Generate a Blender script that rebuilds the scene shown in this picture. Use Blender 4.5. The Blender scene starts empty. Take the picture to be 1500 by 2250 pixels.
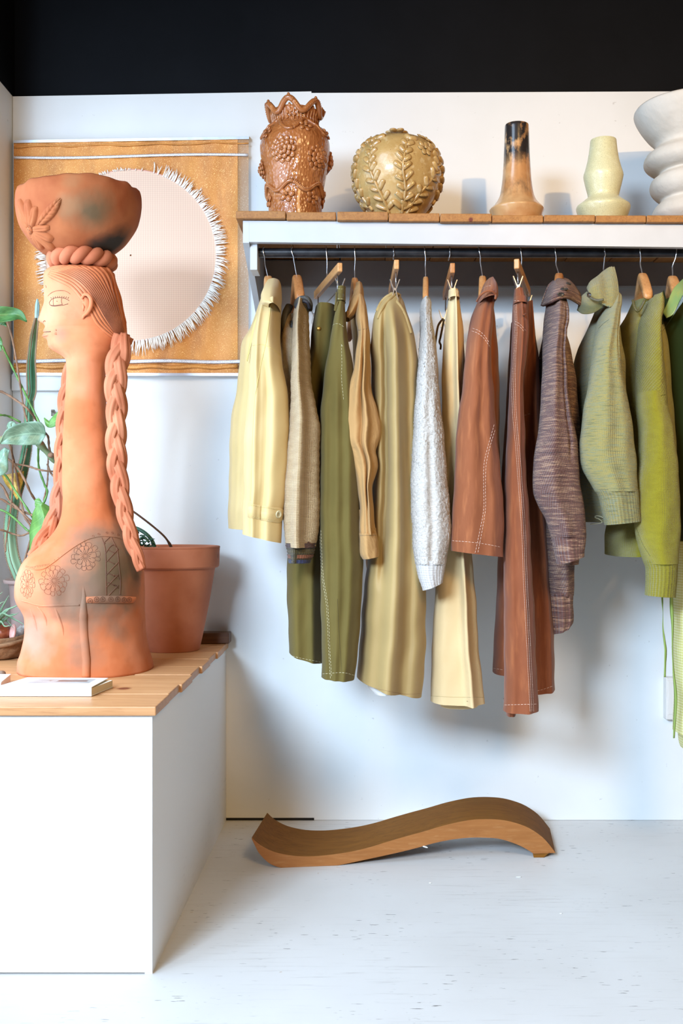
import bpy, math, random
import numpy as np
from mathutils import Vector, Matrix
from mathutils.bvhtree import BVHTree
random.seed(7)
SC = bpy.context.scene
COL = SC.collection

# ---------------------------------------------------------------- camera, sky, light, exposure
F, CX, CY, EYE = 2262.0, 800.0, 1130.0, 0.95        # focal length and principal point of the 1500x2250 frame, eye height
cam = bpy.data.cameras.new('camera'); camo = bpy.data.objects.new('camera', cam); COL.objects.link(camo)
cam.sensor_fit = 'HORIZONTAL'; cam.sensor_width = 24.0; cam.lens = F / 1500 * 24
cam.shift_x = -(CX - 750) / 1500; cam.shift_y = (CY - 1125) / 1500
cam.clip_start = 0.05
camo.location = (0, 0, EYE); camo.rotation_euler = (math.pi / 2, 0, 0)
SC.camera = camo
SC.view_settings.view_transform = 'Standard'
try: SC.view_settings.look = 'None'
except Exception: pass
SC.view_settings.exposure = 0.0; SC.view_settings.gamma = 1.0
SC.view_settings.use_curve_mapping = False
wd = bpy.data.worlds.new('sky'); SC.world = wd; wd.use_nodes = True
wd.node_tree.nodes['Background'].inputs[0].default_value = (1.0, 0.95, 0.88, 1)
wd.node_tree.nodes['Background'].inputs[1].default_value = 0.025
def area(name, loc, target, sx, sy, energy, color, spread=180):
    l = bpy.data.lights.new(name, 'AREA'); l.shape = 'RECTANGLE'; l.size = sx; l.size_y = sy; l.energy = energy; l.color = color; l.spread = math.radians(spread)
    o = bpy.data.objects.new(name, l); COL.objects.link(o); o.location = loc
    o.rotation_euler = (Vector(target) - Vector(loc)).to_track_quat('-Z', 'Y').to_euler(); return o
def spot(name, loc, target, energy, color, ang, blend, rad):
    l = bpy.data.lights.new(name, 'SPOT'); l.energy = energy; l.color = color; l.spot_size = math.radians(ang); l.spot_blend = blend
    l.shadow_soft_size = rad
    o = bpy.data.objects.new(name, l); COL.objects.link(o); o.location = loc
    o.rotation_euler = (Vector(target) - Vector(loc)).to_track_quat('-Z', 'Y').to_euler(); return o
# daylight through the tall shop window behind and left of the camera, plus an added overhead fill
KEY, LAMP = (0.60, 0.78, 1.0), (1.0, 0.645, 0.29)
area('window_daylight', (-1.75, -1.6, 2.3), (0.75, 3.2, 0.25), 1.3, 0.8, 50, KEY, 64)
area('overhead_floor_fill', (-1.7, 0.5, 2.95), (0.3, 2.2, 0.0), 1.2, 1.2, 24, KEY, 110)  # added overhead source with no window there, brightens the floor
area('side_window_daylight', (-1.12, 2.2, 1.3), (0.0, 2.6, 1.3), 1.1, 1.4, 27, KEY)
# warm ceiling lamps of the shop, right of the camera
spot('ceiling_lamp', (1.45, -1.4, 2.52), (0.95, 3.0, 2.05), 400, LAMP, 34, 1.0, 0.05)
spot('ceiling_lamp_low', (0.95, -0.7, 2.75), (-0.25, 3.0, 0.3), 235, LAMP, 88, 1.0, 0.40)

# ---------------------------------------------------------------- helpers
def W(px, py, d):
    return Vector(((px - CX) * d / F, d, EYE + (CY - py) * d / F))
def lin(c):
    c /= 255.0
    return c / 12.92 if c <= 0.04045 else ((c + 0.055) / 1.055) ** 2.4
def S(r, g, b): return (lin(r), lin(g), lin(b), 1.0)

class MB:
    def __init__(s): s.v = []; s.f = []; s.uv = []
    def grid(s, rings, closed=True, cap0=False, cap1=False, uvs=None):
        """rings of equal count; closed joins last to first"""
        b = len(s.v); n = len(rings[0]); m = len(rings)
        for i, r in enumerate(rings):
            for j, p in enumerate(r):
                s.v.append(tuple(p)); s.uv.append(uvs[i][j] if uvs else (j / n, i / m))
        for i in range(m - 1):
            for j in range(n if closed else n - 1):
                k = (j + 1) % n
                s.f.append((b + i * n + j, b + i * n + k, b + (i + 1) * n + k, b + (i + 1) * n + j))
        for flag, i in ((cap0, 0), (cap1, m - 1)):
            if flag:
                c = sum((Vector(p) for p in rings[i]), Vector()) / n
                s.v.append(tuple(c)); s.uv.append(s.uv[b + i * n]); q = len(s.v) - 1
                for j in range(n if closed else n - 1):
                    k = (j + 1) % n
                    t = (b + i * n + j, q, b + i * n + k) if i else (b + j, b + k, q)
                    s.f.append(t if i == 0 else (t[0], t[2], t[1])[::1])
        return s
    def box(s, a, b_, bev=0.0):
        x0, y0, z0 = a; x1, y1, z1 = b_
        return s.prism8([(x0, y0, z0), (x1, y0, z0), (x1, y1, z0), (x0, y1, z0), (x0, y0, z1), (x1, y0, z1), (x1, y1, z1), (x0, y1, z1)])
    def prism8(s, P):
        b = len(s.v); s.v += [tuple(p) for p in P]; s.uv += [(p[0], p[2]) for p in P]
        for f in ((0, 3, 2, 1), (4, 5, 6, 7), (0, 1, 5, 4), (1, 2, 6, 5), (2, 3, 7, 6), (3, 0, 4, 7)): s.f.append(tuple(b + i for i in f))
        return s
    def extrude(s, pts, off):
        """closed outline pts extruded by vector off, ngon caps"""
        b = len(s.v); n = len(pts); off = Vector(off)
        s.v += [tuple(p) for p in pts] + [tuple(Vector(p) + off) for p in pts]; s.uv += [(p[0], p[2]) for p in pts] * 2
        s.f.append(tuple(range(b, b + n))); s.f.append(tuple(range(b + 2 * n - 1, b + n - 1, -1)))
        for i in range(n):
            k = (i + 1) % n; s.f.append((b + i, b + n + i, b + n + k, b + k))
        return s
    def tube(s, pts, r, seg=8, ridge=0, ridge_amp=0.0, flat=1.0, cap=True, twist=0.0):
        pts = [Vector(p) for p in pts]; m = len(pts)
        if m < 2: return s
        rr = r if hasattr(r, '__len__') else [r] * m
        T = []
        for i in range(m):
            t = pts[min(i + 1, m - 1)] - pts[max(i - 1, 0)]
            T.append(t.normalized() if t.length > 1e-9 else Vector((0, 0, 1)))
        up = Vector((0, 1, 0)) if abs(T[0].y) < 0.9 else Vector((1, 0, 0))
        nrm = (up - T[0] * up.dot(T[0])).normalized()
        rings = []; L = 0
        for i in range(m):
            nrm = nrm - T[i] * nrm.dot(T[i])
            nrm = nrm.normalized() if nrm.length > 1e-9 else T[i].orthogonal().normalized()
            bn = T[i].cross(nrm)
            if i: L += (pts[i] - pts[i - 1]).length
            ring = []
            for j in range(seg):
                a = 2 * math.pi * j / seg
                q = rr[i] * (1 + (ridge_amp * math.cos(ridge * a + twist * L) if ridge else 0))
                ring.append(pts[i] + bn * (math.cos(a) * q) + nrm * (math.sin(a) * q * flat))
            rings.append(ring)
        return s.grid(rings, True, cap, cap)
    def ellipsoid(s, c, ax, nu=8, nv=5):
        c = Vector(c); a, b, n = ax; rings = []
        for i in range(nv + 1):
            t = math.pi * i / nv
            st = max(math.sin(t), 0.02)
            rings.append([c + a * (math.cos(2 * math.pi * j / nu) * st) + b * (math.sin(2 * math.pi * j / nu) * st) - n * math.cos(t) for j in range(nu)])
        return s.grid(rings, True)
    def bvh(s): return BVHTree.FromPolygons([Vector(p) for p in s.v], [tuple(f) for f in s.f])
    def build(s, name, m, parent=None, smooth=True, base=None, ang=None):
        org = Vector(parent['_o']) if parent is not None else (Vector(base) if base is not None else Vector((0, 0, 0)))
        me = bpy.data.meshes.new(name)
        me.from_pydata([tuple(Vector(p) - org) for p in s.v], [], s.f)
        uvl = me.uv_layers.new(name='UVMap')
        li = np.zeros(len(me.loops), dtype=np.int32); me.loops.foreach_get('vertex_index', li)
        uvl.data.foreach_set('uv', np.array(s.uv, dtype=np.float32)[li].ravel())
        import bmesh
        bm = bmesh.new(); bm.from_mesh(me); bmesh.ops.recalc_face_normals(bm, faces=bm.faces); bm.to_mesh(me); bm.free()
        if smooth: me.polygons.foreach_set('use_smooth', [True] * len(me.polygons))
        if ang: me.set_sharp_from_angle(angle=math.radians(ang))
        me.materials.append(m)
        o = bpy.data.objects.new(name, me); COL.objects.link(o)
        o['_o'] = tuple(org)
        if parent is not None: o.parent = parent
        else: o.location = org
        return o
def tag(o, label=None, cat=None, group=None, kind=None):
    if label: o['label'] = label
    if cat: o['category'] = cat
    if group: o['group'] = group
    if kind: o['kind'] = kind
    return o
def thing(name, base, label, cat, group=None):
    o = bpy.data.objects.new(name, None); COL.objects.link(o); o.location = base; o['_o'] = tuple(base)
    o.empty_display_size = 0.05
    return tag(o, label, cat, group)
def bevel(o, w=0.002, seg=2):
    md = o.modifiers.new('bevel', 'BEVEL'); md.width = w; md.segments = seg; md.limit_method = 'ANGLE'; return o
def spline(pts, n):
    """resample a polyline (any dimension) through Catmull-Rom by chord length"""
    P = np.array([list(p) for p in pts], float)
    if len(P) == 2: return [P[0] + (P[1] - P[0]) * t for t in np.linspace(0, 1, n)]
    t = np.concatenate([[0], np.cumsum(np.maximum(np.linalg.norm(np.diff(P, axis=0), axis=1), 1e-9))])
    out = []
    for u in np.linspace(0, t[-1], n):
        i = min(max(int(np.searchsorted(t, u, 'right')) - 1, 0), len(P) - 2)
        h = t[i + 1] - t[i]; s = (u - t[i]) / h
        m0 = (P[i + 1] - P[i - 1]) / (t[i + 1] - t[i - 1]) if i > 0 else (P[1] - P[0]) / (t[1] - t[0])
        m1 = (P[i + 2] - P[i]) / (t[i + 2] - t[i]) if i + 2 < len(P) else (P[-1] - P[-2]) / (t[-1] - t[-2])
        out.append((2*s**3-3*s**2+1)*P[i] + (s**3-2*s**2+s)*h*m0 + (-2*s**3+3*s**2)*P[i+1] + (s**3-s**2)*h*m1)
    return out
def pchip(xs, ys):
    xs = np.array(xs, float); ys = np.array(ys, float)
    h = np.diff(xs); d = np.diff(ys) / h; m = np.zeros(len(xs))
    for i in range(1, len(xs) - 1):
        if d[i-1] * d[i] > 0:
            w1 = 2*h[i] + h[i-1]; w2 = h[i] + 2*h[i-1]; m[i] = (w1 + w2) / (w1 / d[i-1] + w2 / d[i])
    m[0] = d[0]; m[-1] = d[-1]
    def f(x):
        x = min(max(x, xs[0]), xs[-1]); i = min(max(int(np.searchsorted(xs, x, 'right')) - 1, 0), len(xs) - 2)
        s = (x - xs[i]) / h[i]
        return float((2*s**3-3*s**2+1)*ys[i] + (s**3-2*s**2+s)*h[i]*m[i] + (-2*s**3+3*s**2)*ys[i+1] + (s**3-s**2)*h[i]*m[i+1])
    return f
EYEV = Vector((0, 0, EYE))
def proj(bvh, px, py, d=2.7, off=0.0, near=True):
    """the point of a surface that stands behind a measured pixel, and its normal"""
    dr = (W(px, py, 1.0) - EYEV).normalized()
    h = bvh.ray_cast(EYEV, dr)
    if h[0] is None:
        if not near: return None
        h = bvh.find_nearest(W(px, py, d))
    n = h[1] if h[1].dot(dr) < 0 else -h[1]
    return h[0] + n * off, n
def on_surface(bvh, pts, d=2.7, step=4.0, off=0.0, near=True):
    L = sum(math.dist(pts[i], pts[i+1]) for i in range(len(pts)-1))
    out = []
    for p in spline(pts, max(3, int(L / step) + 1)):
        q = proj(bvh, p[0], p[1], d, off, near)
        if q is not None: out.append(q[0])
    return out
def smooth_z(pts):   # drop sudden jumps in depth (a line running over a gap)
    out = [pts[0]]
    for p in pts[1:]:
        if abs(p.y - out[-1].y) < 0.06: out.append(p)
    return out
def stitch(mb, bvh, pts, r=0.0007, dash=5.0, gap=2.5, d=2.65):
    """a sewn line: short thread pieces lying on the cloth"""
    q = on_surface(bvh, pts, d, 1.2, 0.0004, False)
    n1 = max(2, int(dash / 1.2)); n2 = max(1, int(gap / 1.2)); i = 0
    while i + n1 < len(q):
        seg = q[i:i + n1 + 1]
        if max((seg[k+1] - seg[k]).length for k in range(len(seg)-1)) < 0.012: mb.tube(seg[::max(1, len(seg)//3)] if len(seg) > 4 else seg, r * .72, 4)
        i += n1 + n2
    return mb
def seam(mb, bvh, pts, r=0.0008, d=2.65):
    q = on_surface(bvh, pts, d, 3.0, 0.0, False)
    run = []
    for p in q:
        if run and (p - run[-1]).length > 0.02:
            if len(run) > 2: mb.tube(run, r, 5)
            run = []
        run.append(p)
    if len(run) > 2: mb.tube(run, r, 5)
    return mb

# ---------------------------------------------------------------- materials
def nodes(name):
    m = bpy.data.materials.new(name); m.use_nodes = True; nt = m.node_tree
    return m, nt, nt.nodes['Principled BSDF']
class NT:
    def __init__(s, nt, coord='Object'):
        s.nt = nt; s.tc = nt.nodes.new('ShaderNodeTexCoord'); s.coord = coord
        s.geo = nt.nodes.new('ShaderNodeNewGeometry')
    def n(s, t, **kw):
        x = s.nt.nodes.new(t)
        for k, v in kw.items(): setattr(x, k, v)
        return x
    def link(s, a, b): s.nt.links.new(a, b)
    def vec(s, scale=(1, 1, 1), coord=None, rot=(0, 0, 0)):
        mp = s.n('ShaderNodeMapping'); mp.inputs['Scale'].default_value = scale; mp.inputs['Rotation'].default_value = rot
        c = coord or s.coord
        s.link(s.geo.outputs['Position'] if c == 'World' else s.tc.outputs[c], mp.inputs['Vector']); return mp.outputs[0]
    def noise(s, scale, detail=4, vec=None, rough=.55, dist=0.0):
        x = s.n('ShaderNodeTexNoise'); x.inputs['Scale'].default_value = scale; x.inputs['Detail'].default_value = detail
        x.inputs['Roughness'].default_value = rough; x.inputs['Distortion'].default_value = dist
        s.link(vec if vec is not None else s.vec(), x.inputs['Vector']); return x.outputs['Fac']
    def wave(s, scale, vec, direction='X', dist=0.0, profile='SIN', dscale=1.0):
        x = s.n('ShaderNodeTexWave'); x.bands_direction = direction; x.wave_profile = profile
        x.inputs['Scale'].default_value = scale; x.inputs['Distortion'].default_value = dist; x.inputs['Detail Scale'].default_value = dscale
        s.link(vec, x.inputs['Vector']); return x.outputs['Fac']
    def ramp(s, fac, stops):
        x = s.n('ShaderNodeValToRGB'); el = x.color_ramp.elements
        while len(el) < len(stops): el.new(0.5)
        for e, (p, c) in zip(el, stops): e.position = p; e.color = c
        s.link(fac, x.inputs[0]); return x.outputs[0]
    def rng(s, fac, a, b, c=0.0, d=1.0):
        x = s.n('ShaderNodeMapRange'); x.inputs[1].default_value = a; x.inputs[2].default_value = b; x.inputs[3].default_value = c; x.inputs[4].default_value = d
        s.link(fac, x.inputs[0]); return x.outputs[0]
    def mix(s, fac, a, b, mode='MIX'):
        x = s.n('ShaderNodeMixRGB'); x.blend_type = mode
        for i, q in enumerate((fac, a, b)):
            if hasattr(q, 'is_output'): s.link(q, x.inputs[i])
            else: x.inputs[i].default_value = q
        return x.outputs[0]
    def math(s, op, a, b=0.0):
        x = s.n('ShaderNodeMath'); x.operation = op
        for i, q in enumerate((a, b)):
            if hasattr(q, 'is_output'): s.link(q, x.inputs[i])
            else: x.inputs[i].default_value = q
        return x.outputs[0]
    def blob(s, loc, r, dist=0.35, nscale=18.0, soft=0.0):
        """1 inside a patch round a place in the room, ragged edge"""
        v = s.n('ShaderNodeVectorMath'); v.operation = 'DISTANCE'; s.link(s.geo.outputs['Position'], v.inputs[0]); v.inputs[1].default_value = loc
        nz = s.noise(nscale, 3, s.vec((1, 1, 1), 'World'))
        return s.rng(s.math('ADD', v.outputs['Value'], s.math('MULTIPLY', s.math('SUBTRACT', nz, 0.5), dist * r * 2)), r, r * soft)
    def bump(s, h, strength=.4, dist=.002, prev=None):
        x = s.n('ShaderNodeBump'); x.inputs['Strength'].default_value = strength; x.inputs['Distance'].default_value = dist
        s.link(h, x.inputs['Height'])
        if prev is not None: s.link(prev, x.inputs['Normal'])
        return x.outputs[0]
def setp(b, rough=.6, spec=.5, metal=0.0, sheen=0.0, coat=0.0):
    b.inputs['Roughness'].default_value = rough; b.inputs['Specular IOR Level'].default_value = spec; b.inputs['Metallic'].default_value = metal
    b.inputs['Sheen Weight'].default_value = sheen; b.inputs['Coat Weight'].default_value = coat; b.inputs['Coat Roughness'].default_value = .08
def plain(name, c1, c2=None, scale=20, rough=.6, bscale=60, bstr=.1, bdist=.001, spec=.5, metal=0, coat=0, mscale=(1, 1, 1)):
    m, nt, b = nodes(name); g = NT(nt); setp(b, rough, spec, metal, 0, coat)
    if c2: g.link(g.mix(g.rng(g.noise(scale, 5, g.vec(mscale)), .35, .65), c1, c2), b.inputs['Base Color'])
    else: b.inputs['Base Color'].default_value = c1
    if bstr: g.link(g.bump(g.noise(bscale, 4, g.vec(mscale)), bstr, bdist), b.inputs['Normal'])
    return m
def wood(name, c1, c2, c3, axis='X', scale=1.0, rough=.55, knots=(), streak=1.0):
    m, nt, b = nodes(name); g = NT(nt); setp(b, rough, .35)
    long, cross = 1.6 * scale, 26 * scale
    sc = {'X': (long, cross, cross), 'Y': (cross, long, cross), 'Z': (cross, cross, long)}[axis]
    n1 = g.noise(2.0, 6, g.vec(sc), .6, 1.2); n2 = g.noise(9.0, 4, g.vec(sc), .6, .4)
    c = g.mix(g.rng(n1, .3, .7), c1, c2); c = g.mix(g.math('MULTIPLY', g.rng(n2, .52, .75), .7 * streak), c, c3)
    for loc, r, kc in knots:
        c = g.mix(g.blob(loc, r, .15, 30, .5), c, kc)
    g.link(c, b.inputs['Base Color']); g.link(g.bump(n2, .12, .0012), b.inputs['Normal'])
    return m
def cloth(name, c1, c2=None, weave=1400, strength=.25, rough=.85, sheen=.15, vscale=7, spec=.2, streak=None, wrinkle=0.0):
    """woven cloth: fine twill relief, slight dye variation"""
    m, nt, b = nodes(name); g = NT(nt, 'UV'); setp(b, rough, spec, 0, sheen)
    c = c1
    if c2: c = g.mix(g.rng(g.noise(vscale, 5, g.vec((1, .6, 1))), .35, .68), c1, c2)
    if streak: c = g.mix(g.math('MULTIPLY', g.rng(g.noise(90, 3, g.vec((1, .12, 1))), .5, .7), .55), c, streak)
    if hasattr(c, 'is_output'): g.link(c, b.inputs['Base Color'])
    else: b.inputs['Base Color'].default_value = c
    w = g.math('ADD', g.wave(weave / 6.28, g.vec((1, 1, 1), rot=(0, 0, .9)), 'X'), g.noise(900, 2))
    nb = g.bump(w, strength, .0006)
    if wrinkle: nb = g.bump(g.noise(14, 4, g.vec((1, .55, 1)), .55, .8), wrinkle, .012, nb)
    g.link(nb, b.inputs['Normal']); return m
def knit(name, cols, col_w=.0045, row_h=.0038, strength=.8, marl=(60, 400), rough=.95, boucle=False, rib=False, diag=0.0):
    """knitted wool: stitch columns and rows in relief, yarn colours running along the rows"""
    m, nt, b = nodes(name); g = NT(nt, 'UV'); setp(b, rough, .12, 0, .25)
    nz = g.noise(1.0, 5, g.vec((marl[0], marl[1], 1), rot=(0, 0, diag)), .62)
    stops = [(.37 + .27 * i / max(1, len(cols) - 1), c) for i, c in enumerate(cols)]
    c = g.ramp(nz, stops) if len(cols) > 1 else None
    if boucle:
        h = g.noise(420, 5, None, .7); h2 = g.noise(170, 2)
        hh = g.math('ADD', h, h2)
        if c: g.link(c, b.inputs['Base Color'])
        else: b.inputs['Base Color'].default_value = cols[0]
        g.link(g.bump(hh, strength, .004), b.inputs['Normal']); return m
    k = 1 / (20 * 1.0)
    cw = g.wave(.3142 / (col_w * (2.2 if rib else 1)), g.vec((1, 1, 1), rot=(0, 0, diag)), 'X', .4, dscale=120)
    rw = g.wave(.3142 / row_h, g.vec((1, 1, 1), rot=(0, 0, diag)), 'Y', 1.2, dscale=160)
    h = g.math('ADD', g.math('MULTIPLY', cw, 1.0), g.math('MULTIPLY', rw, .35 if rib else .8))
    h = g.math('ADD', h, g.math('MULTIPLY', g.noise(700, 3), .6))
    dark = g.mix(.62, cols[0], (0, 0, 0, 1)) if False else tuple(x * .45 for x in cols[0][:3]) + (1,)
    base = c if c is not None else cols[0]
    mixed = g.mix(g.math('MULTIPLY', g.rng(h, .2, 1.15, 1, 0), .36), base, dark)
    g.link(mixed, b.inputs['Base Color'])
    g.link(g.bump(h, strength, .0022), b.inputs['Normal']); return m
# ---------------------------------------------------------------- room
WALL = 3.2
m_white, nt, b = nodes('white_wall_paint'); g = NT(nt); setp(b, .6, .3)
c = g.mix(g.rng(g.noise(3, 4), .4, .7), S(226, 227, 226), S(220, 221, 219))
spk = g.rng(g.noise(55, 2), .73, .78)
c = g.mix(g.math('MULTIPLY', spk, .35), c, S(150, 145, 138))
g.link(c, b.inputs['Base Color']); g.link(g.bump(g.noise(40, 4), .08, .002), b.inputs['Normal'])
m_black = plain('black_wall_paint', (.0026, .0032, .0046, 1), (.0036, .0043, .006, 1), 6, .6, 30, .12, .003, .08)
m_panel, nt, b = nodes('white_counter_paint'); g = NT(nt, 'World'); setp(b, .5, .35)
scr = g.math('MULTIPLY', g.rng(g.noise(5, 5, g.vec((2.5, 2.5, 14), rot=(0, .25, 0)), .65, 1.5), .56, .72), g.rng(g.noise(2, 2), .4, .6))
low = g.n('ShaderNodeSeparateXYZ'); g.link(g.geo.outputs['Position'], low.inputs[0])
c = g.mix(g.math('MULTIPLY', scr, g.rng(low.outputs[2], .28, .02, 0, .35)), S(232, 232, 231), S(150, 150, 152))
g.link(c, b.inputs['Base Color']); g.link(g.bump(g.noise(25, 4), .06, .002), b.inputs['Normal'])
m_gap = plain('dark_gap', (.01, .009, .008, 1), rough=.9, bstr=0)
m_floor, nt, b = nodes('painted_board_floor'); g = NT(nt, 'World'); setp(b, .5, .4)
c = g.mix(g.rng(g.noise(1.3, 4), .4, .65), S(218, 218, 216), S(207, 206, 203))
g1 = g.rng(g.noise(1, 6, g.vec((6, 95, 1)), .7), .55, .75); gate = g.rng(g.noise(2.2, 3), .38, .62)
c = g.mix(g.math('MULTIPLY', g.math('MULTIPLY', g1, gate), .55), c, S(140, 134, 126))
g2 = g.math('MULTIPLY', g.rng(g.noise(1, 3, g.vec((26, 150, 1)), .5), .66, .70), g.rng(g.noise(4, 2), .45, .6))
c = g.mix(g.math('MULTIPLY', g2, .8), c, S(70, 66, 62))
g3 = g.math('MULTIPLY', g.rng(g.noise(38, 2), .72, .76), g.rng(g.noise(1.7, 2), .5, .6))
c = g.mix(g.math('MULTIPLY', g3, .5), c, S(176, 148, 112))
for px in (392, 408):      # two long scrapes beside the counter
    pass
g.link(c, b.inputs['Base Color'])
g.link(g.bump(g.math('ADD', g.math('MULTIPLY', g1, -1), g.math('MULTIPLY', g2, -2)), .25, .001), b.inputs['Normal'])

def st(o): return tag(o, kind='structure')
XL = (28 - CX) / 707.0                                  # left corner of the back wall
st(MB().box((-3.2, -3.2, -.06), (3.2, WALL + .12, 0)).build('floor', m_floor, smooth=False))
wb = st(MB().box((XL, WALL + .012, 0), (3.2, WALL + .10, 2.9)).build('wall_back', m_black, smooth=False))
def wz(py): return EYE + (CY - py) * WALL / F
def wx(px): return (px - CX) * WALL / F
def panel(x0, x1, z00, z01, z10, z11, y):
    P = [(x0, y, z00), (x1, y, z01), (x1, WALL + .012, z01), (x0, WALL + .012, z00), (x0, y, z10), (x1, y, z11), (x1, WALL + .012, z11), (x0, WALL + .012, z10)]
    return MB().prism8(P)
panel(wx(29), wx(684), .006, .003, wz(213), wz(202), WALL - .004).build('panel', m_white, wb, False)
panel(wx(640), 3.2, .001, .001, wz(205.5), wz(195), WALL - .0037).build('panel', m_white, wb, False)
MB().box((wx(497), WALL - .0055, .0005), (wx(690), WALL + .01, .0075)).build('shadow_gap', m_gap, wb, False)
wl = st(MB().box((XL - 2.1, 2.93, 0), (XL, WALL + .10, 2.9)).build('wall_left', m_white, smooth=False))
MB().box((XL - 2.1, 2.928, wz(212)), (XL + .002, WALL + .01, 2.9)).build('panel', m_black, wl, False)
o = st(MB().box((wx(30), WALL - .022, wz(860)), (wx(205), WALL - .004, wz(824))).build('trim_1', m_white, smooth=False)); bevel(o, .0025)
# small broken hook plate on the wall behind the plants
t = thing('wall_plate', W(117, 905, WALL - .004), 'small rusty hook plate on the wall left of the clay figure', 'hook')
m_rust = plain('rusty_metal', S(150, 140, 120), S(90, 80, 66), 90, .6, 200, .3)
mb = MB().box(W(112, 914, WALL - .006), W(120, 900, WALL - .004)); bevel(mb.build('plate', m_rust, t, False), .0006)
MB().tube([W(113, 903, WALL - .006), W(114, 902, WALL - .016), W(120, 903, WALL - .018), W(121, 908, WALL - .010)], .0022, 6).build('hook', m_rust, t)

# ---------------------------------------------------------------- counter
m_pine = wood('pine_counter', S(198, 149, 102), S(182, 129, 82), S(154, 98, 56), 'X', 1.0, .45, [(W(272, 1512, 2.33), .020, S(120, 66, 40))])
m_pine_end = wood('pine_end_grain', S(190, 132, 74), S(160, 100, 52), S(108, 64, 32), 'Z', 1.3, .6)
CT = 0.555                                              # counter top height
ct = thing('display_counter', (-.75, 2.65, 0), 'white painted counter with pine plank top in the left corner', 'counter')
XR = -.4375
MB().box((-1.09, 2.125, .004), (XR, 2.143, CT - .019)).build('front_panel', m_panel, ct, False)
o = MB().prism8([(XR - .016, 2.128, 0), (XR + .0, 2.128, 0), (wx(497), WALL - .005, 0), (wx(497) - .016, WALL - .005, 0),
                 (XR - .016, 2.128, CT - .019), (XR + .0, 2.128, CT - .019), (wx(497), WALL - .005, CT - .019), (wx(497) - .016, WALL - .005, CT - .019)]).build('side_panel', m_panel, ct, False)
MB().box((-1.09, 2.133, .0002), (XR - .02, 2.16, .006)).build('plinth_gap', m_gap, ct, False)
ys = [2.112, 2.262, 2.389, 2.535, 2.672, 2.81, 2.945, 3.07, 3.193]
ends = [-.4275, -.429, -.4225, -.427, -.420, -.424, -.4185, -.421]
for i in range(8):
    dz = [0, .0007, -.0004, .0004, 0, .0006, 0, .0003][i]
    o = MB().box((-1.088, ys[i] + .0007, CT - .019), (ends[i], ys[i + 1] - .0007, CT + dz)).build('plank', m_pine, ct, False); bevel(o, .0022)

# ---------------------------------------------------------------- shelf
m_shelf_wood = wood('shelf_plank_wood', S(167, 115, 61), S(143, 93, 45), S(100, 62, 30), 'Y', 1.0, .55, [(W(1034, 483, 2.742), .008, S(96, 34, 22))])
m_shelf_white = plain('shelf_white_paint', S(186, 189, 192), S(180, 183, 186), 8, .45, 30, .08, .001, .4)
m_pipe = plain('black_iron_pipe', (.012, .012, .014, 1), (.03, .03, .034, 1), 30, .32, 80, .15, .0008, .5)
SF = 2.745                                              # front of the shelf
PM = F / SF
def sx(px): return (px - CX) / PM
def sz(py): return EYE + (CY - py) / PM
sh = thing('wall_shelf', (.45, 3.0, sz(487)), 'long white wall shelf topped with pine planks and a black clothes rod below', 'shelf')
edges = [517, 628, 740, 853, 966, 1080, 1194, 1307.5, 1420, 1533, 1646]
tops = [463, 464.5, 465.5, 468, 470, 472, 472.5, 472.8, 473, 474]
thk = [17, 17.5, 19, 18, 18, 16, 15, 15.5, 15.5, 16]
for i in range(10):
    x0, x1 = sx(edges[i]) + .0008, sx(edges[i + 1]) - .0008 - (.0022 if i == 1 else 0)
    y0 = SF + [.0, .004, -.003, .001, -.004, .002, -.002, .001, -.001, 0][i]
    o = MB().box((x0, y0, sz(tops[i] + thk[i])), (x1, WALL - .006, sz(tops[i]))).build('plank', m_shelf_wood, sh, False); bevel(o, .0022)
xe = sx(1646)
FY = SF + .016
bx = (533.5 - CX) * FY / F
fx = bx + .0167
MB().prism8([(fx, FY, sz(528)), (xe, FY, sz(541.5)), (xe, FY + .019, sz(541.5)), (fx, FY + .019, sz(528)),
             (fx, FY, sz(481)), (xe, FY, sz(490.5)), (xe, FY + .019, sz(490.5)), (fx, FY + .019, sz(481))]).build('fascia', m_shelf_white, sh, False)
# side bracket: a board whose lower edge runs back down to the wall
zt = sz(481); zf = sz(530)
MB().extrude([(bx, FY, zt), (bx, WALL - .005, zt), (bx, WALL - .005, wz(735)), (bx, FY, zf)], (.0165, 0, 0)).build('bracket', m_shelf_white, sh, False)
MB().box((bx + .0165, WALL - .024, wz(632)), (xe, WALL - .001, wz(577))).build('ledger', plain('ledger_shade_grey', S(156, 151, 148), S(148, 143, 140), 8, .6, 30, .08, .001, .3), sh, False)  # shade under the shelf is put into the ledger's grey colour
RD = 2.82; RZ = EYE + (CY - 555.5) * RD / F
o = MB().box((bx + .017, RD - .04, RZ - .056), (bx + .0366, RD + .035, RZ + .022)).build('rod_support', m_shelf_white, sh, False); bevel(o, .001)
MB().tube([(bx + .03, RD, RZ), (xe, RD, RZ)], .0132, 16).build('hanging_rod', m_pipe, sh, ang=40)
m_string = plain('white_string', S(235, 235, 232), rough=.7, bstr=0)
MB().tube([W(740.5, 487, 2.8), W(740.5, 545, 2.8)], .0012, 6).build('string', m_string, sh)

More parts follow.
